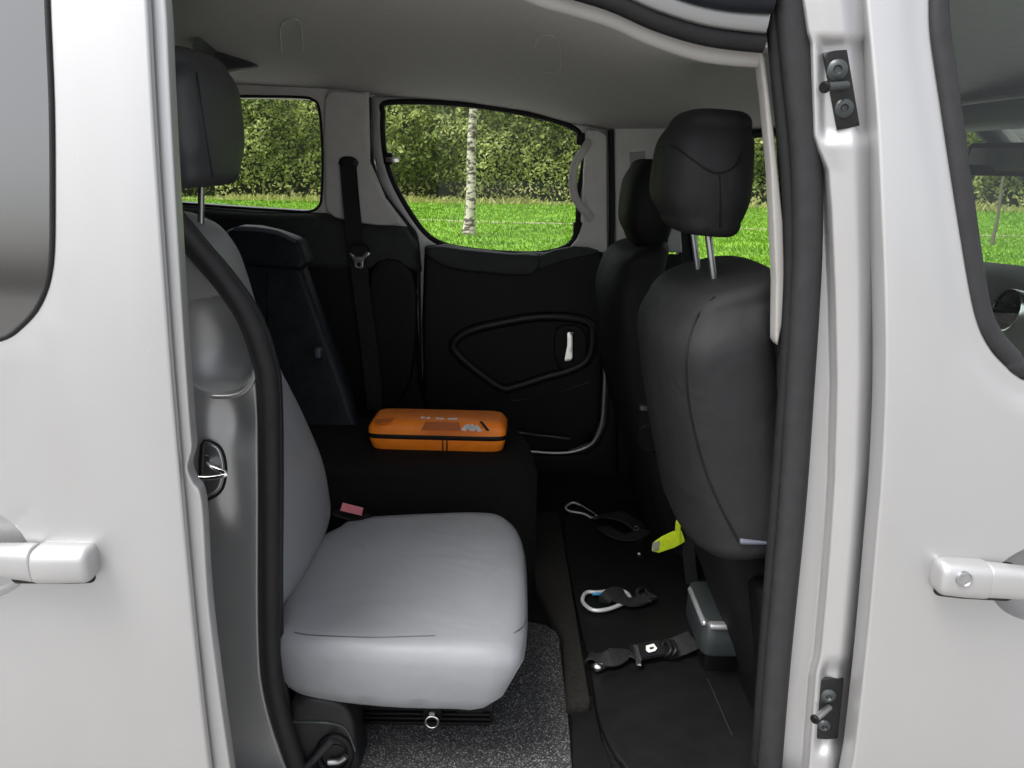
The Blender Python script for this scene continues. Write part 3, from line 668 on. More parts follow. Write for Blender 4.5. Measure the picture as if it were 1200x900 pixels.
# ---- far side of the cabin
Y1 = 2.50
quarter_win = [(205, 113), (300, 113), (352, 114), (366, 117), (374, 128), (378, 180), (377, 226), (374, 241), (362, 248), (335, 247), (270, 243), (205, 238), (120, 233), (95, 200), (95, 130), (120, 113)]
pxpanel('quarter_trim', [(-120, 92), (270, 97), (400, 104), (432, 108), (434, 190), (452, 232), (478, 266), (420, 268), (300, 252), (180, 244), (-120, 235)], Y1, holes=[quarter_win], thick=.11, r=.006, sp=.05, material=M['grain'], parent=van)
pxpanel('quarter_glass', quarter_win, Y1+.10, thick=.004, r=0, sp=.2, material=G_clear, parent=van)
tube('quarter_window_seal', pxl(quarter_win, Y1-.002), .0042, M['rubber'], van, n=8, closed=True, smooth=3)
pxpanel('pillar_trim', [(380, 112), (400, 107), (422, 108), (428, 116), (430, 180), (440, 212), (458, 244), (470, 262), (440, 264), (408, 258), (382, 248), (381, 200)], Y1-.012, 2, thick=.02, r=.008, sp=.03, material=M['grain'], parent=van)
pxpanel('quarter_shelf', [(150, 236), (225, 243), (300, 249), (380, 250), (410, 262), (474, 266), (488, 285), (492, 320), (400, 320), (150, 300)], Y1-.03, thick=.1, r=.03, rb=.002, sp=.03, material=M['dgrain'], parent=van)
pxpanel('quarter_lower_trim', [(100, 290), (486, 292), (489, 380), (492, 450), (505, 500), (520, 560), (100, 560)], Y1-.022, thick=.1, r=.02, rb=.002, sp=.04, material=M['black'], parent=van)
pxpanel('speaker_recess_trim', [(432, 315), (484, 318), (486, 420), (470, 470), (440, 470)], Y1-.034, 3, thick=.015, r=.012, rb=.002, sp=.025, material=M['black'], parent=van)
# seat belt hanging on the pillar
belt = ribbon('seat_belt', pxl([(408, 193)], Y1-.02)+pxl([(411, 230)], Y1-.035)+pxl([(415, 270)], Y1-.06)+pxl([(424, 340), (434, 420), (440, 480)], Y1-.07), .052, .002, M['web'], van, up=(0, -1, 0))
tag(belt, 'black belt webbing hanging from the pillar')
lb = pxpanel('belt_slot', [(398, 186), (406, 183), (417, 186), (418, 195), (398, 195)], Y1-.024, 2, thick=.02, r=.004, sp=.02, material=M['blacks'], parent=belt)
tng = pxpanel('belt_tongue', [(411, 296), (416, 301), (424, 301), (430, 295), (434, 297), (426, 305), (425, 315), (415, 315), (414, 305), (408, 297)], Y1-.085, thick=.004, r=.001, sp=.02, material=M['chrome'], parent=belt, holes=[[(418, 308), (422, 308), (422, 312), (418, 312)]])
tube('tongue_loop', pxl([(408, 294), (413, 287), (428, 287), (434, 294)], Y1-.086), .004, M['black'], belt, n=8)
# far sliding door
door_win = [(449, 132), (456, 120), (540, 122), (620, 134), (668, 148), (681, 162), (684, 190), (678, 225), (677, 262), (668, 286), (640, 296), (600, 297), (545, 292), (510, 282), (488, 260), (465, 222), (453, 190), (449, 160)]
fdoor = pxpanel('far_sliding_door', [(436, 112), (540, 114), (640, 128), (716, 152), (719, 300), (713, 430), (709, 500), (696, 523), (680, 530), (600, 534), (510, 534), (494, 470), (491, 380), (490, 300), (470, 262), (447, 220), (437, 180)], Y1+.035, holes=[door_win], hs=2, thick=.05, r=.006, sp=.05, material=M['paint'], parent=van)
tag(fdoor, 'closed sliding door on the far side')
pxpanel('window_glass', door_win, Y1+.07, thick=.004, r=0, sp=.3, material=G_clear, parent=fdoor)
tube('window_seal', pxl(cr(door_win, True, 2), Y1+.032), .0085, M['rubber'], fdoor, n=8, closed=True, smooth=2)
tube('door_seal', pxl([(432, 114), (434, 185), (450, 228), (476, 262), (488, 285), (490, 360), (492, 440), (502, 490)], Y1+.012), .0085, M['rubber'], van, n=8)
tube('door_edge_line', pxl([(489, 340), (490, 400), (491, 440), (497, 470), (501, 482)], Y1+.0), .0022, M['paint'], fdoor, n=6)
trimpx = [(497, 290), (520, 287), (545, 292), (600, 298), (640, 297), (672, 290), (706, 296), (709, 330), (707, 430), (704, 495), (694, 519), (664, 530), (560, 532), (505, 526), (496, 470), (494, 380)]
trim = pxpanel('door_trim', trimpx, Y1-.02, thick=.055, r=.014, rb=.002, sp=.03, material=M['black'], parent=fdoor)
pxpanel('trim_rail', [(498, 290), (520, 289), (545, 293), (600, 298), (632, 300), (629, 318), (612, 324), (560, 320), (522, 314), (500, 300)], Y1-.045, 2, thick=.03, r=.012, rb=.001, sp=.02, material=M['dgrain'], parent=fdoor)
pxpanel('trim_corner', [(632, 300), (672, 289), (702, 294), (690, 300), (660, 306), (632, 316)], Y1-.036, 2, thick=.02, r=.006, rb=.001, sp=.02, material=M['dgrain'], parent=fdoor)
pk = [(532, 402), (550, 388), (590, 378), (640, 371), (688, 377), (694, 400), (688, 422), (668, 434), (640, 442), (605, 453), (588, 455), (560, 436), (536, 415)]
tube('pocket_rim', pxl(pk, Y1-.028), .016, M['blacks'], fdoor, n=10, closed=True, flat=((0, 1, 0), .8))
tube('trim_crease', pxl([(600, 470), (640, 464), (690, 448)], Y1-.02), .004, M['blacks'], fdoor, n=6)
hr = pxpanel('handle_recess', [(652, 386), (684, 386), (684, 428), (654, 430)], Y1-.034, 3, thick=.01, r=.004, rb=.001, sp=.02, material=M['black'], parent=fdoor)
pxpanel('inner_handle', [(664, 389), (672, 389), (672, 423), (660, 425), (664, 405)], Y1-.055, thick=.012, r=.003, rb=.001, sp=.01, material=M['chrome'], parent=fdoor)
tube('door_sill_edge', pxl([(709, 410), (708, 460), (705, 495), (696, 517), (680, 527), (655, 531), (622, 529)], Y1-.03), .0055, M['alu'], fdoor, n=8)
tube('step_strip', pxl([(600, 506), (640, 511), (668, 514)], Y1-.06), .004, M['dkbox'], fdoor, n=6)
pxpanel('pillar_side_trim', [(686, 152), (700, 152), (711, 158), (712, 296), (690, 297), (668, 291), (677, 280), (683, 262), (683, 240), (684, 200), (686, 175)], Y1-.002, thick=.03, r=.006, sp=.02, material=M['grain'], parent=fdoor)
tube('grab_handle', pxl([(690, 166)], Y1-.01)+pxl([(683, 178), (674, 192), (671, 210), (673, 228), (681, 243)], Y1-.045)+pxl([(693, 256)], Y1-.01), .0125, M['grain'], fdoor, n=12, flat=((0, 1, 0), .8))
for u, v in ((455, 186), (681, 163), (677, 267)):
    q = P(u, v, Y1+.02); box('window_catch', (q.x-.014, q.y-.012, q.z-.018), (q.x+.014, q.y+.02, q.z+.018), M['black'], fdoor, .005)
box('catch_lever', tuple(P(452, 190, Y1-.01)), tuple(P(467, 185, Y1-.01)+Vector((0, .02, .001))), M['chrome'], fdoor, .001)
# far B-pillar and front door
tube('door_seal', pxl([(716, 152), (717, 230), (716, 300), (712, 420)], Y1+.0), .009, M['rubber'], van, n=8)
pxpanel('far_pillar_trim', [(720, 148), (790, 148), (800, 296), (722, 296)], Y1-.008, thick=.06, r=.008, sp=.04, material=M['grain'], parent=van)
pxpanel('pillar_lower_trim', [(722, 299), (800, 299), (800, 560), (724, 560)], Y1-.012, thick=.04, r=.006, sp=.06, material=M['black'], parent=van)
pxpanel('sill_cover', [(500, 536), (622, 535), (686, 533), (702, 522), (712, 500), (715, 430), (722, 430), (722, 570), (500, 570)], Y1-.012, thick=.03, r=.004, sp=.05, material=M['black'], parent=van)
pxpanel('belt_adjuster_cover', [(738, 179), (756, 177), (757, 196), (739, 197)], Y1-.014, thick=.01, r=.002, sp=.02, material=M['linertrim'], parent=van)
ff_win = [(812, 158), (880, 158), (1000, 150), (1120, 148), (1200, 165), (1300, 230), (1390, 315), (1380, 330), (1200, 334), (910, 336), (820, 334)]
ffd = pxpanel('far_front_door', [(798, 146), (1000, 140), (1130, 138), (1210, 150), (1320, 225), (1420, 318), (1420, 560), (720, 560), (722, 420), (795, 400)], Y1+.02, holes=[ff_win], thick=.06, r=.005, sp=.06, material=M['dgrain'], parent=van)
pxpanel('window_glass', ff_win, Y1+.06, thick=.004, r=0, sp=.3, material=G_clear, parent=ffd)
tube('window_seal', pxl(ff_win, Y1+.018), .011, M['rubber'], ffd, n=8, closed=True, smooth=2)
# dashboard, windscreen, mirror, visors
dash_prof = [(1.02, .62), (1.00, .85), (1.04, 1.08), (1.05, 1.15), (1.09, 1.215), (1.16, 1.235), (1.34, 1.20), (2.0, 1.12), (2.0, .62)]
V, Fc = [], []; ys = [1.16, 1.25, 1.5, 1.75, 1.9, 2.2, 2.5]; n_ = len(dash_prof)
for y_ in ys:
    hmp = .035*math.exp(-((y_-1.75)/.28)**2)
    V += [(x, y_, z+hmp*(z > 1.1)) for x, z in dash_prof]
for j in range(len(ys)-1):
    for i in range(n_-1): k = j*n_+i; Fc.append((k, k+1, k+n_+1, k+n_))
Fc += [tuple(range(n_)), tuple((len(ys)-1)*n_+i for i in range(n_))]
dash = link('dashboard', V, Fc, M['dashm'], van, sharp=60)
for u, v, s in ((1185, 365, 1), (1172, 392, .6)):
    d = ray(u, v); q = CAM+d*(1.058/d.x); ax = (-1, 0, .2)
    disc('vent_ring', q, ax, .045*s, .02, M['chrome'], dash, prof=[(.047*s, -.06), (.047*s, .010), (.0455*s, .013), (.0425*s, .012), (.0415*s, .004), (.0415*s, -.0)])
    disc('vent_core', q, ax, .04*s, .012, M['black'], dash)
    for k in (-1, 0, 1): box('vent_slat', (q.x-.020, q.y-.034*s, q.z+k*.018*s-.002), (q.x-.013, q.y+.034*s, q.z+k*.018*s+.002), M['dkbox'], dash, 0)
ws = [(1.99, 1.18, 1.12), (1.99, 2.48, 1.12), (1.36, 2.40, 1.635), (1.36, 1.20, 1.66)]
fan('windscreen', ws, (.6, 0, .8), .004, G_clear, van)
tube('windscreen_pillar', [(2.0, 1.15, 1.10), (1.68, 1.17, 1.42), (1.34, 1.19, 1.70)], .035, M['dgrain'], van, n=10)
tube('windscreen_pillar', [(2.0, 2.5, 1.10), (1.68, 2.48, 1.40), (1.34, 2.44, 1.66)], .035, M['dgrain'], van, n=10)
box('windscreen_header', (1.27, 1.18, 1.585), (1.37, 2.48, 1.74), M['floormat'], van, .02)
for y0_, y1_ in ((1.26, 1.66), (1.80, 2.36)):
    loft('sun_visor', capped([((1.20, y_, 1.655), (.06, 0, .012), (-.004, 0, .010), 3) for y_ in (y0_, (y0_+y1_)/2, y1_)], 3, .01), M['black'], van)
q = P(1196, 187, 1.86)
mr = loft('rear_view_mirror', capped([((q.x-k*.05, q.y+k*.105, q.z), (0, 0, .038), (.0126, .006, 0), 4) for k in (-1, -.5, 0, .5, 1)], 4, .014), M['black'], van)
tube('mirror_stalk', [(q.x+.01, q.y, q.z+.02), (q.x+.05, q.y+.02, q.z+.07), (q.x+.12, q.y+.03, 1.61)], .009, M['black'], mr)
nn_ = Vector((-.9, -.43, .0)); ax_ = Vector((-.43, .903, 0))
fan('mirror_face', [q+ax_*a_*.112+Vector((0, 0, b_*.026))+nn_*.0165 for a_, b_ in ((-1, -1), (1, -1), (1.04, 0), (1, 1), (-1, 1), (-1.04, 0))], nn_, .001, M['mirror'], mr)
# far outer skin and wheels (hold the van up)
pxpanel('far_outer_panel', [(-160, 300), (1500, 330), (1480, 640), (-160, 640)], Y1+.14, thick=.02, r=.004, sp=.2, material=M['paint'], parent=van)
for x_ in (-1.15, 1.55):
    for y_ in (1.14, 2.46):
        tw = disc('wheel', (x_, y_, .31), (0, 1, 0), .31, .2, M['rubber'], van, n=40, prof=[(.2, .0), (.29, .0), (.312, .03), (.312, .17), (.29, .2), (.2, .2)])
        disc('rim', (x_, y_-.004, .31), (0, 1, 0), .2, .2, M['alu'], tw, n=32, prof=[(.06, .02), (.19, .01), (.205, .0), (.205, .2), (.06, .19)])
box('chassis', (-1.58, 1.36, .30), (1.60, 2.44, FZ-.063), M['black'], van)

# ================================================================== SEATS
# grey rear seat
st = thing('rear_seat', (-.2, 1.42, FZ), 'light grey leatherette rear seat with a dark grey headrest', 'seat')
cz = .722
def cp(u, v, z=cz): q = PZ(u, v, z); return (q.x, q.y)
cush = [cp(316, 733), cp(352, 640), cp(392, 613), cp(402, 606), cp(420, 604), cp(428, 600), cp(500, 596), cp(565, 593), cp(597, 598), cp(613, 618), cp(618, 660), cp(617, 735), cp(600, 762), cp(540, 766), cp(440, 764), cp(352, 754), cp(322, 744)]
def cmap(u, v):
    x0, x1 = -.45, .03; y0 = 1.16
    z = np.full_like(u, cz)-.012*np.clip((v-1.35)/.3, 0, 1)**2+.006*np.sin((u-x0)/(x1-x0)*np.pi)-.010*sst(-.05, .03, u)
    return np.c_[u, v, z]
cu = panel('seat_cushion', cr(cush, True, 3), cmap, n=(0, 0, -1), thick=.15, r=.030, rb=.055, sp=.025, material=M['leather'], parent=st)
for v_ in cu.data.vertices:                     # under-edge tucks in towards the seat frame
    if v_.co.z < cz-.07:
        k = (cz-.07-v_.co.z)/.08; v_.co.x += (-.2-v_.co.x)*(.30 if v_.co.x > -.2 else .12)*k; v_.co.y += (1.42-v_.co.y)*.06*k
bk = [(375, 632), (393, 604), (392, 575), (384, 538), (360, 482), (333, 428), (312, 372), (296, 318), (286, 290), (270, 266), (252, 254)]
secs = []
for i, (u, v) in enumerate(bk):
    q = P(u, v, 1.575); t_ = i/(len(bk)-1); hw = .215-.05*max(0, (t_-.6)/.4)**2; th = .058-.012*t_
    secs.append(((q.x-th+.004, 1.385, q.z), (0, hw, 0), (th, 0, th*.15), 2.9))
q0 = secs[0]
secs = [((q0[0][0]-.035, 1.385, q0[0][2]-.10), (0, .20, 0), (.05, 0, 0), 2.9)]+secs
bkr = loft('backrest', capped(smooth_secs(secs), 5, .022), M['leather'], st, n=40)
top = secs[-1][0]
# darker shoulder cover at the top of the backrest
hc_ = P(258, 143, 1.40)
hd = loft('headrest', capped(smooth_secs([((hc_.x-.035+.012*s, 1.395, hc_.z+z_), (0, hw, 0), (.055*k, 0, .006), 2.7) for s, z_, hw, k in ((0, -.080, .112, .85), (0, -.04, .128, 1), (0, .01, .13, 1), (0, .055, .122, .95), (-.4, .082, .104, .8))]), 6, .028), M['leatherd'], st, n=40)
for y_ in (1.335, 1.455): tube('headrest_post', [(hc_.x-.06, y_, hc_.z-.07), (hc_.x-.075, y_, top[2]-.03)], .006, M['steel'], hd, n=10, smooth=0)
tube('headrest_seam', [(hc_.x-.035+.055, 1.29, hc_.z-.09), (hc_.x+.016, 1.285, hc_.z), (hc_.x+.006, 1.30, hc_.z+.07)], .0012, M['blacks'], hd, n=6)
bkl = loft('belt_buckle', capped([((q.x, q.y, q.z), (.016, .012, 0), (-.004, .006, .006), 4) for q in (P(400, 600, 1.655), P(424, 606, 1.655))], 3, .003), M['black'], st)
fan('buckle_button', [P(u, v, 1.632) for u, v in ((399, 598), (402, 589), (426, 595), (424, 604))], (0, -1, .3), .004, M['pink'], bkl)
fr = box('seat_rail', (P(415, 840, 1.2).x, 1.22, FZ+.005), (P(578, 840, 1.2).x, 1.27, FZ+.055), M['blacks'], st, .004)
box('rail_slot', (P(535, 840, 1.2).x, 1.214, FZ+.030), (P(566, 840, 1.2).x, 1.222, FZ+.042), M['black'], fr, .001)
for k in range(3): box('rail_rib', (P(416, 840, 1.2).x, 1.212, FZ+.008+k*.010), (P(574, 840, 1.2).x, 1.2205, FZ+.013+k*.010), M['black'], fr, .001)
q = P(507, 832, 1.205); box('ring_bracket', (q.x-.018, 1.196, q.z-.012), (q.x+.018, 1.23, q.z+.03), M['black'], fr, .004)
tube('tie_ring', [Vector((q.x+.012*math.cos(t), 1.19, q.z-.014+.0125*math.sin(t))) for t in np.linspace(0, 6.28, 17)[:-1]], .0024, M['chrome'], fr, n=8, closed=True, smooth=1)
disc('ring_stud', (q.x, 1.197, q.z+.002), (0, -1, 0), .006, .006, M['steel'], fr)
box('seat_frame', (-.40, 1.26, FZ+.03), (-.06, 1.60, .60), M['black'], st, .01)
# moulded hinge cover at the seat's outer corner
hcv = pxpanel('hinge_cover', [(340, 826), (352, 819), (380, 820), (402, 828), (414, 848), (418, 880), (424, 940), (350, 940), (338, 870)], 1.112, 2, thick=.07, r=.012, rb=.003, sp=.02, material=M['blacks'], parent=st)
tube('cover_crease', pxl([(342, 846), (370, 846), (396, 849), (408, 858), (416, 880)], 1.1115), .0022, M['dkbox'], hcv, n=6)
tube('cable_hole_rim', [P(392+19*math.cos(t), 884+21*math.sin(t), 1.110) for t in np.linspace(0, 6.28, 17)[:-1]], .006, M['black'], hcv, n=8, closed=True, smooth=2)
disc('cable_hole', P(393, 885, 1.111), (0, -1, 0), .022, .001, M['rubber'], hcv)
tube('cable', pxl([(352, 905), (366, 892), (382, 874), (390, 866)], 1.100), .0065, M['softrub'], hcv, n=8)
tube('cable_end', pxl([(385, 893), (397, 892), (406, 886)], 1.102), .006, M['steel'], hcv, n=8)

# front seats: charcoal covers, seen from behind
def front_seat(px, Yc, hw, th, head, posts, material, label, base_z):
    root = thing('front_seat', (P(*px[0], Yc).x+.15, Yc, FZ), label, 'seat')
    secs = []
    for i, (u, v) in enumerate(px):
        q = P(u, v, Yc+hw*.80); t_ = i/(len(px)-1); k = 1-.16*max(0, (t_-.75)/.25)**2
        secs.append(((q.x+th*.92, Yc, q.z), (0, hw*k, 0), (th*(1-.18*t_), 0, th*.22), 3.0))
    bk_ = loft('backrest', capped(smooth_secs(secs), 6, .035), material, root, n=44)
    u, v, hy, hh, ht = head; q = P(u, v, Yc); hx = q.x
    hd_ = loft('headrest', capped(smooth_secs([((hx+.03*s, Yc, q.z+z_*hh), (0, hy*w_, 0), (ht*k, 0, -.004), 3.0) for s, z_, w_, k in ((.15, -.78, .86, .8), (0, -.45, .95, 1), (0, 0, 1, 1), (.1, .45, .93, .95), (.3, .72, .80, .8))]), 6, .026), material, root, n=40)
    tz = secs[-1][0][2]+.02
    for (pu, pv) in posts:
        a_ = P(pu, pv, Yc); y_ = Yc
        tube('headrest_post', [(hx+.005, y_+pu*0+((pu-posts[0][0])/max(1, posts[1][0]-posts[0][0])-.5)*-.12, q.z-hh*.85), (secs[-1][0][0]-.0, y_+((pu-posts[0][0])/max(1, posts[1][0]-posts[0][0])-.5)*-.12, tz-.02)], .006, M['steel'], hd_, n=10, smooth=0)
    for k_ in (-.06, .06): disc('post_collar', (secs[-1][0][0], Yc+k_, tz-.008), (-.1, 0, 1), .014, .012, M['black'], bk_)
    cx = secs[0][0][0]
    loft('seat_cushion', capped([((cx+.08, Yc, base_z), (0, hw*.95, 0), (0, 0, .07), 3.4), ((cx+.30, Yc, base_z+.02), (0, hw, 0), (0, 0, .075), 3.4), ((cx+.50, Yc, base_z+.03), (0, hw*.95, 0), (0, 0, .065), 3.4)], 5, .04), material, root, n=36)
    box('seat_base', (cx+.05, Yc-hw*.8, FZ-.012), (cx+.45, Yc+hw*.8, base_z-.03), M['black'], root, .02)
    return root, bk_, hd_, secs
s1, b1, h1, sc1 = front_seat([(771, 535), (765, 512), (758, 486), (748, 440), (739, 390), (735, 350), (743, 322)], 1.385, .225, .115, (820, 201, .122, .100, .077), ((790, 280), (817, 283)), M['fabric'],
    'charcoal covered front seat beside the open doorway, its tall headrest showing grass beneath', .68)
s2, b2_, h2, sc2 = front_seat([(766, 640), (756, 600), (739, 545), (723, 490), (711, 450), (699, 400), (693, 350), (691, 315), (697, 290)], 2.10, .22, .095, (757, 236, .125, .112, .066), ((752, 270), (766, 272)), M['fabric2'],
    'black covered front seat on the far side, partly hidden by the charcoal seat', .72)
# piping seams on the near front seat
def on_loft(u, v, obj):
    dg = bpy.context.evaluated_depsgraph_get(); dg.update()
    d = ray(u, v).normalized(); ok, loc, nor, _ = obj.ray_cast(CAM, d) if obj.parent is None else obj.ray_cast(obj.matrix_world.inverted() @ CAM, d)
    return (obj.matrix_world @ loc if ok else None)
bpy.context.view_layer.update()
def seam(px, obj, name, material, rad=.0016):
    p = [q for q in (on_loft(u, v, obj) for u, v in px) if q is not None]
    if len(p) > 2: tube(name, p, rad, material, obj, n=6, smooth=3)
seam([(345, 741), (360, 744), (400, 746), (440, 747), (480, 746), (510, 745)], cu, 'cushion_seam', M['leatherd'], .0011)
seam([(602, 742), (612, 735), (617, 725)], cu, 'cushion_seam', M['leatherd'], .0010)
seam([(838, 348), (818, 370), (806, 410), (806, 460), (815, 510), (830, 560), (850, 605), (866, 635)], b1, 'piping', M['fabric2'], .0022)
seam([(775, 172), (790, 172), (806, 183), (824, 196), (840, 203), (858, 197), (868, 182), (870, 155)], h1, 'piping', M['fabric2'], .0018)
seam([(843, 205), (844, 235), (844, 268)], h1, 'piping', M['fabric2'], .0015)
q = on_loft(884, 634, b1) or P(884, 634, 1.2)
loft('recline_lever', capped([(P(868, 633, 1.165), (0, .01, 0), (.0, 0, .005), 3), (P(900, 635, 1.165), (0, .008, 0), (0, 0, .003), 3)], 3, .003), M['slate'], s1)
bs_ = []
for (u, v) in [(842, 720), (834, 695), (820, 655), (803, 606), (787, 556), (778, 525)]:
    q = P(u, v, 1.555); bs_.append(((q.x+.075, 1.425, q.z), (0, .165, 0), (.078, 0, .01), 3.2))
loft('back_shell', capped(smooth_secs(bs_), 4, .02), M['fabric2'], s1, n=36)
loft('seat_skirt', capped([(P(925, 800, 1.24), (.055, 0, 0), (0, .05, 0), 3), (P(920, 740, 1.26), (.06, 0, 0), (0, .08, 0), 3), (P(912, 672, 1.30), (.07, 0, 0), (0, .10, 0), 3)], 4, .02), M['black'], s1)
# recliner hinge of the far front seat
q = P(768, 512, 1.72)
disc('recliner_hinge', q, (-.7, -.7, 0), .035, .03, M['black'], s1)
box('release_lever', tuple(P(750, 482, 1.70)), tuple(P(768, 476, 1.70)+Vector((0, .015, 0))), M['dkbox'], s1, .002)

# ================================================================== LOOSE THINGS
# navy padded panel behind the grey seat
pn = thing('padded_panel', (P(345, 515, 2.1).x, 2.15, FZ), 'dark navy padded panel standing upright behind the grey seat', 'panel')
def ypn(x, z): return 2.06+.22*(np.asarray(z)-.8)
pbody = panel('panel_body', XZ([(262, 300), (352, 306), (360, 330), (380, 385), (400, 440), (426, 520), (420, 560), (300, 560), (262, 420)], ypn), onY(ypn), thick=.07, r=.02, sp=.03, material=M['navy'], parent=pn)
panel('panel_head', XZ(cr([(266, 270), (300, 266), (342, 278), (355, 288), (360, 312), (340, 316), (300, 312), (264, 308)], True, 2), ypn), onY(lambda x, z: ypn(x, z)-.015), thick=.09, r=.015, sp=.02, material=M['navy'], parent=pn)
tube('edge_trim', [P(u, v, lambda x, z: ypn(x, z)-.022) for u, v in [(274, 268), (300, 269), (325, 273), (346, 283)]], .006, M['slate'], pn, n=8, flat=((0, 1, 0), .6))
tube('seam', [P(u, v, ypn) for u, v in [(313, 318), (313, 360), (314, 410), (316, 470)]], .003, M['black'], pn, n=6)
box('release_tab', tuple(P(369, 420, 2.0)), tuple(P(375, 409, 2.0)+Vector((0, .03, 0))), M['slate'], pn, .003)

# orange hard case
zb = BZ+.0005
A_, B_ = PZ(432, 527, zb), PZ(591, 531, zb); ux = (B_-A_).normalized(); uy = Vector((-ux.y, ux.x, 0)); Lc = (B_-A_).length; Dc = .125
cc = (A_+B_)/2+uy*Dc/2
case = thing('orange_case', (cc.x, cc.y, zb), 'orange zipped hard-shell case lying on the black carpeted platform', 'case')
def csec(z, sx, sy, off=0, ex=9): return ((cc.x+uy.x*off, cc.y+uy.y*off, zb+z), tuple(ux*Lc/2*sx), tuple(uy*Dc/2*sy), ex)
loft('case_base', [csec(0, .955, .90), csec(.003, .975, .93), csec(.026, 1.01, 1.0), csec(.031, 1.015, 1.005)], M['orange'], case, n=48)
loft('zip_band', [csec(.0305, 1.012, 1.0), csec(.033, 1.03, 1.03), csec(.041, 1.03, 1.03), csec(.0435, 1.012, 1.0)], M['black'], case, n=48)
ZT = .076
lid = loft('case_lid', [csec(.0432, 1.02, 1.005), csec(.056, 1.02, .99), csec(.066, .985, .93), csec(.073, .945, .84, .003), csec(ZT, .90, .76, .004)], M['orange'], case, n=48)
def lp_(u, v, dz=0): return PZ(u, v, zb+ZT+dz)
fan('lid_pad', [lp_(u, v, .0005) for u, v in ((493, 505), (499, 495), (538, 496), (541, 506))], (0, 0, 1), .0022, M['oranged'], lid)
fan('lid_groove', [lp_(u, v, .0005) for u, v in ((562, 494), (565, 494), (574, 505), (570, 505))], (0, 0, 1), .001, M['black'], lid)
fan('lid_ridge', [lp_(u, v, .0005) for u, v in ((440, 492), (462, 490), (458, 495), (440, 497))], (0, 0, 1), .0015, M['oranged'], lid)
for poly in ([(540, 504), (545, 498), (549, 500), (546, 505)], [(545, 499), (549, 497), (556, 505), (551, 505)], [(550, 499), (554, 497), (558, 503), (555, 505)], [(555, 500), (559, 498), (565, 505), (560, 506)]):
    fan('logo_mark', [lp_(u, v, .001) for u, v in poly], (0, 0, 1), .0008, M['white'], lid)
for u0, u1, v0 in ((493, 498, 488.5), (500, 504, 489), (511, 515, 489.5), (516, 520, 489.8), (525, 536, 490)):
    fan('logo_lettering', [lp_(a_, b_, .001) for a_, b_ in ((u0, v0+1.6), (u1, v0+1.7), (u1, v0), (u0, v0))], (0, 0, 1), .0006, M['white'], lid)
fw = -uy
for u in (518.5, 523.5):
    p_ = PZ(u, 531, zb); p_ = A_+ux*((p_-A_).dot(ux))+fw*.0015
    box('zip_pull', (p_.x-.0013, p_.y-.002, zb+.002), (p_.x+.0013, p_.y+.006, zb+.034), M['black'], case, 0)
tube('carry_loop', [cc+ux*(Lc/2)*1.0+Vector((0, -.02, .035)), cc+ux*(Lc/2+.012)+Vector((0, -.005, .037)), cc+ux*(Lc/2)+Vector((0, .02, .035))], .004, M['black'], case, n=6)
tube('carry_loop', [cc-ux*(Lc/2)*1.0+Vector((0, -.02, .035)), cc-ux*(Lc/2+.008)+Vector((0, -.005, .037)), cc-ux*(Lc/2)+Vector((0, .02, .035))], .004, M['black'], case, n=6)

MZ = FZ+.0045
def fp(u, v, h=0): return PZ(u, v, MZ+h)
def carabiner(px, name, material, parent, rad, h=.008, gate=None, gm=None):
    tube(name, [fp(u, v, h) for u, v in px], rad, material, parent, n=10, closed=True, smooth=4)
    if gate: tube('gate', [fp(u, v, h+.001) for u, v in gate], rad*.8, gm or material, parent, n=8, smooth=2)
# dark snap hook on its strap
h_ = thing('snap_hook_strap', tuple(fp(700, 606)), 'black strap with a slim dark snap hook lying beside the floor step', 'strap')
carabiner([(663, 595), (668, 590), (676, 590), (694, 601), (700, 606), (694, 607), (684, 602), (668, 599)], 'snap_hook', M['snapm'], h_, .0032, .01, [(680, 593), (698, 604)], M['black'])
ribbon('webbing', [fp(700, 606, .006), fp(715, 604, .03), fp(728, 606, .035), fp(742, 614, .02), fp(752, 622, .005)], .055, .004, M['web'], h_)
ribbon('webbing', [fp(707, 618, .003), fp(722, 628, .006), fp(740, 630, .006), fp(756, 622, .012)], .04, .004, M['web'], h_)
tube('eyelet', [fp(746, 619, .03)+Vector((.007*math.cos(t), 0, .006*math.sin(t))) for t in np.linspace(0, 6.28, 13)[:-1]], .002, M['chrome'], h_, n=6, closed=True, smooth=1)
disc('eyelet', fp(749, 649, .006), (-.3, -1, .3), .004, .004, M['steel'], h_)
ribbon('webbing', [fp(752, 622, .01), fp(750, 640, .004), fp(752, 655, .002)], .02, .004, M['black'], h_)
# silver carabiner
c_ = thing('carabiner_strap', tuple(fp(720, 704)), 'shiny silver carabiner clipped to a short black strap on the floor mat', 'carabiner')
carabiner([(684, 707), (683, 700), (688, 694), (700, 694), (722, 692), (733, 694), (738, 701), (730, 707), (712, 714), (695, 715)], 'carabiner_ring', M['snapm'], c_, .0048, .01, [(694, 696), (710, 696)], M['blue'])
ribbon('webbing', [fp(713, 700, .012), fp(724, 702, .016), fp(740, 707, .01), fp(755, 703, .012), fp(764, 698, .014)], .032, .006, M['web'], c_)
ribbon('webbing_loop', [fp(709, 706, .006), fp(711, 700, .022), fp(720, 695, .022), fp(731, 697, .010)], .03, .005, M['web'], c_, up=(0, -.5, 1))
for u, v in ((752, 694), (758, 700)):
    tube('knot', [fp(u+6*math.cos(t), v+5*math.sin(t), .014+.006*math.sin(2*t)) for t in np.linspace(0, 6.28, 9)[:-1]], .004, M['web'], c_, n=6, closed=True, smooth=2)
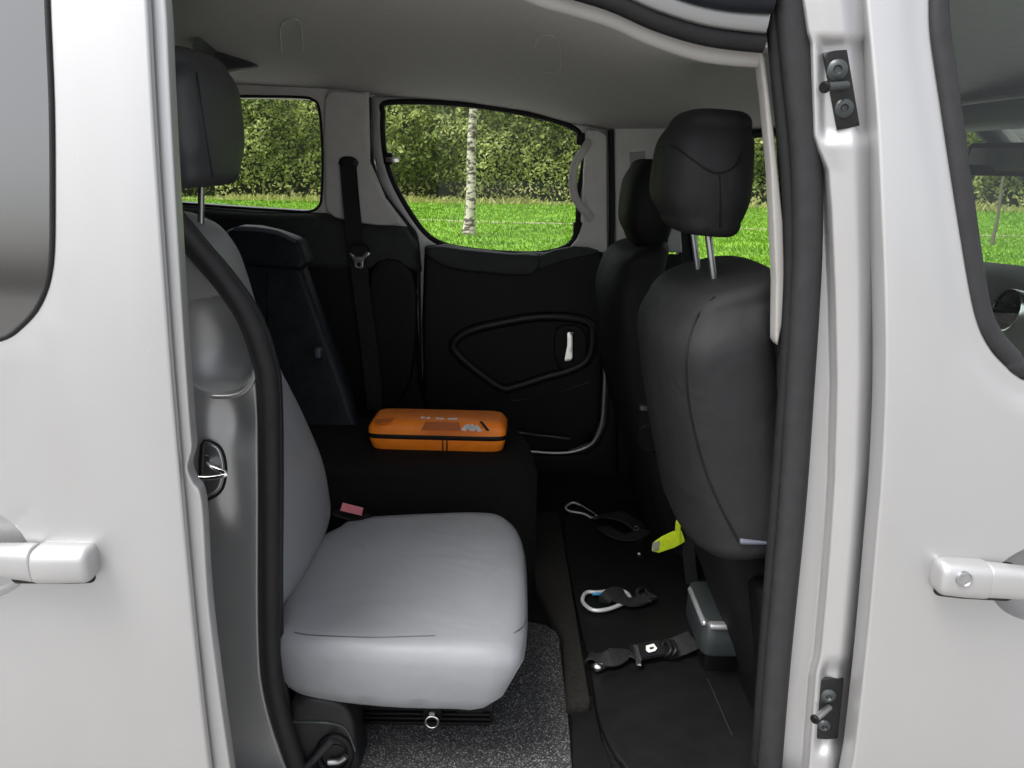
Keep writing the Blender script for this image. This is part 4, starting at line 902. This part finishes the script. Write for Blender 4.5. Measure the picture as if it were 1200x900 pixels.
# buckled tie-down strap
t_ = thing('tie_down_strap', tuple(fp(750, 765)), 'black tie-down strap with a buckle and a small white label lying across the mat', 'strap')
ribbon('webbing', [fp(690, 772, .002), fp(700, 770, .012), fp(715, 771, .018), fp(730, 767, .010), fp(745, 767, .012)], .045, .004, M['web'], t_, twist=lambda s: .35*math.sin(s*9))
ribbon('webbing', [fp(742, 767, .012), fp(760, 763, .016), fp(778, 760, .014)], .048, .006, M['blacks'], t_)
ribbon('webbing', [fp(782, 762, .010), fp(797, 757, .020), fp(813, 750, .024)], .046, .003, M['web'], t_, up=(0, -.4, 1))
tube('metal_hook', [fp(692, 780, .006), fp(700, 782, .010), (fp(712, 779, .008))], .006, M['chrome'], t_, n=8, taper=lambda s: .4+1.2*math.sin(math.pi*min(1, max(0, s))))
box('buckle_bar', tuple(fp(743, 762, .014)), tuple(fp(743, 762, .014)+Vector((.006, -.05, .012))), M['steel'], t_, .002)
lbp = [(757, 757), (766, 754.5), (770, 760), (768, 763), (760, 765), (757, 762)]
fan('white_label', [fp(u, v, .025) for u, v in lbp], (0, -.3, 1), .0012, M['white'], t_)
fan('label_mark', [fp(u, v, .027) for u, v in ((761, 759), (766, 758), (766, 760), (762, 761))], (0, -.3, 1), .0006, M['black'], t_)
for du in (0, 6):
    tube('cam_buckle', [fp(776+du, 755, .02), fp(782+du, 752, .03), fp(786+du, 762, .03), fp(780+du, 768, .014)], .005, M['blacks'], t_, n=8, closed=True, smooth=3)
# lime webbing
l_ = thing('lime_pull_strap', tuple(fp(785, 640)), 'bright lime green webbing pull strap hanging beside the charcoal front seat', 'strap')
YL = 1.72
fan_pts = [(765, 637), (776, 629), (789, 623), (799, 622), (803, 635), (790, 642), (772, 648), (764, 646)]
panel('lime_webbing', XZ(fan_pts, YL), onY(YL), thick=.004, r=.001, sp=.02, material=M['lime'], parent=l_)
panel('lime_end', XZ([(791, 624), (792, 612), (796, 604), (798, 615), (797, 636)], YL-.004), onY(YL-.004), thick=.003, r=.0008, sp=.02, material=M['lime'], parent=l_)
panel('lime_stitching', XZ([(765, 637), (773, 634), (772, 645), (765, 646)], YL-.0035), onY(YL-.0035), thick=.003, r=.0005, sp=.02, material=M['linertrim'], parent=l_)
ribbon('webbing', pxl([(803, 608), (806, 625), (807, 650), (812, 690)], YL+.02)+pxl([(818, 700)], YL), .03, .004, M['web'], l_, up=(0, -1, 0))
# grey tie-down unit
YK = 1.36
k0 = P(846, 770, YK)
kb = thing('tie_down_reel_box', (k0.x, YK+.06, FZ), 'dark grey box with a silver edge and embossed oval badge under the charcoal seat', 'box')
ks = [((812, 866), 700), ((812, 868), 728)]
bxl, bxr = P(818, 735, YK), P(880, 735, YK); ztop = P(840, 732, YK).z; zbot = P(840, 769, YK).z
cxk = (bxl.x+bxr.x)/2+.012; hwk = (bxr.x-bxl.x)/2
loft('reel_housing', [((cxk, YK+.085, zbot), (hwk, 0, 0), (0, .085, 0), 6), ((cxk, YK+.085, zbot+.006), (hwk*1.03, 0, 0), (0, .088, 0), 6), ((cxk, YK+.087, ztop-.012), (hwk, 0, 0), (0, .087, 0), 6), ((cxk, YK+.089, ztop-.003), (hwk*.95, 0, 0), (0, .083, 0), 6), ((cxk, YK+.09, ztop), (hwk*.86, 0, 0), (0, .077, 0), 6)], M['dkbox'], kb, n=40)
box('silver_edge', (cxk-hwk*.80, YK-.006, ztop-.010), (cxk+hwk*.90, YK+.012, ztop+.002), M['alu'], kb, .004)
box('silver_side', (cxk-hwk*1.04, YK+.01, ztop-.014), (cxk-hwk*.80, YK+.15, ztop-.0005), M['alu'], kb, .006)
eo = Vector((cxk+.012, YK+.08, ztop+.001))
tube('oval_badge', [eo+Vector((.018*math.cos(t), .036*math.sin(t), 0)) for t in np.linspace(0, 6.28, 21)[:-1]], .0022, M['steel'], kb, n=6, closed=True, smooth=1)
tube('oval_badge_bar', [eo+Vector((-.012, -.012, 0)), eo+Vector((.004, 0, .0005)), eo+Vector((.013, .014, 0))], .002, M['steel'], kb, n=6, smooth=2)
box('box_foot', (cxk-hwk*.7, YK+.03, FZ), (cxk+hwk*.7, YK+.15, zbot+.002), M['black'], kb, .004)
tube('cable', [P(866, 768, YK), P(872, 782, YK-.01), P(880, 800, YK-.03)], .0022, M['steel'], kb, n=6, smooth=2)
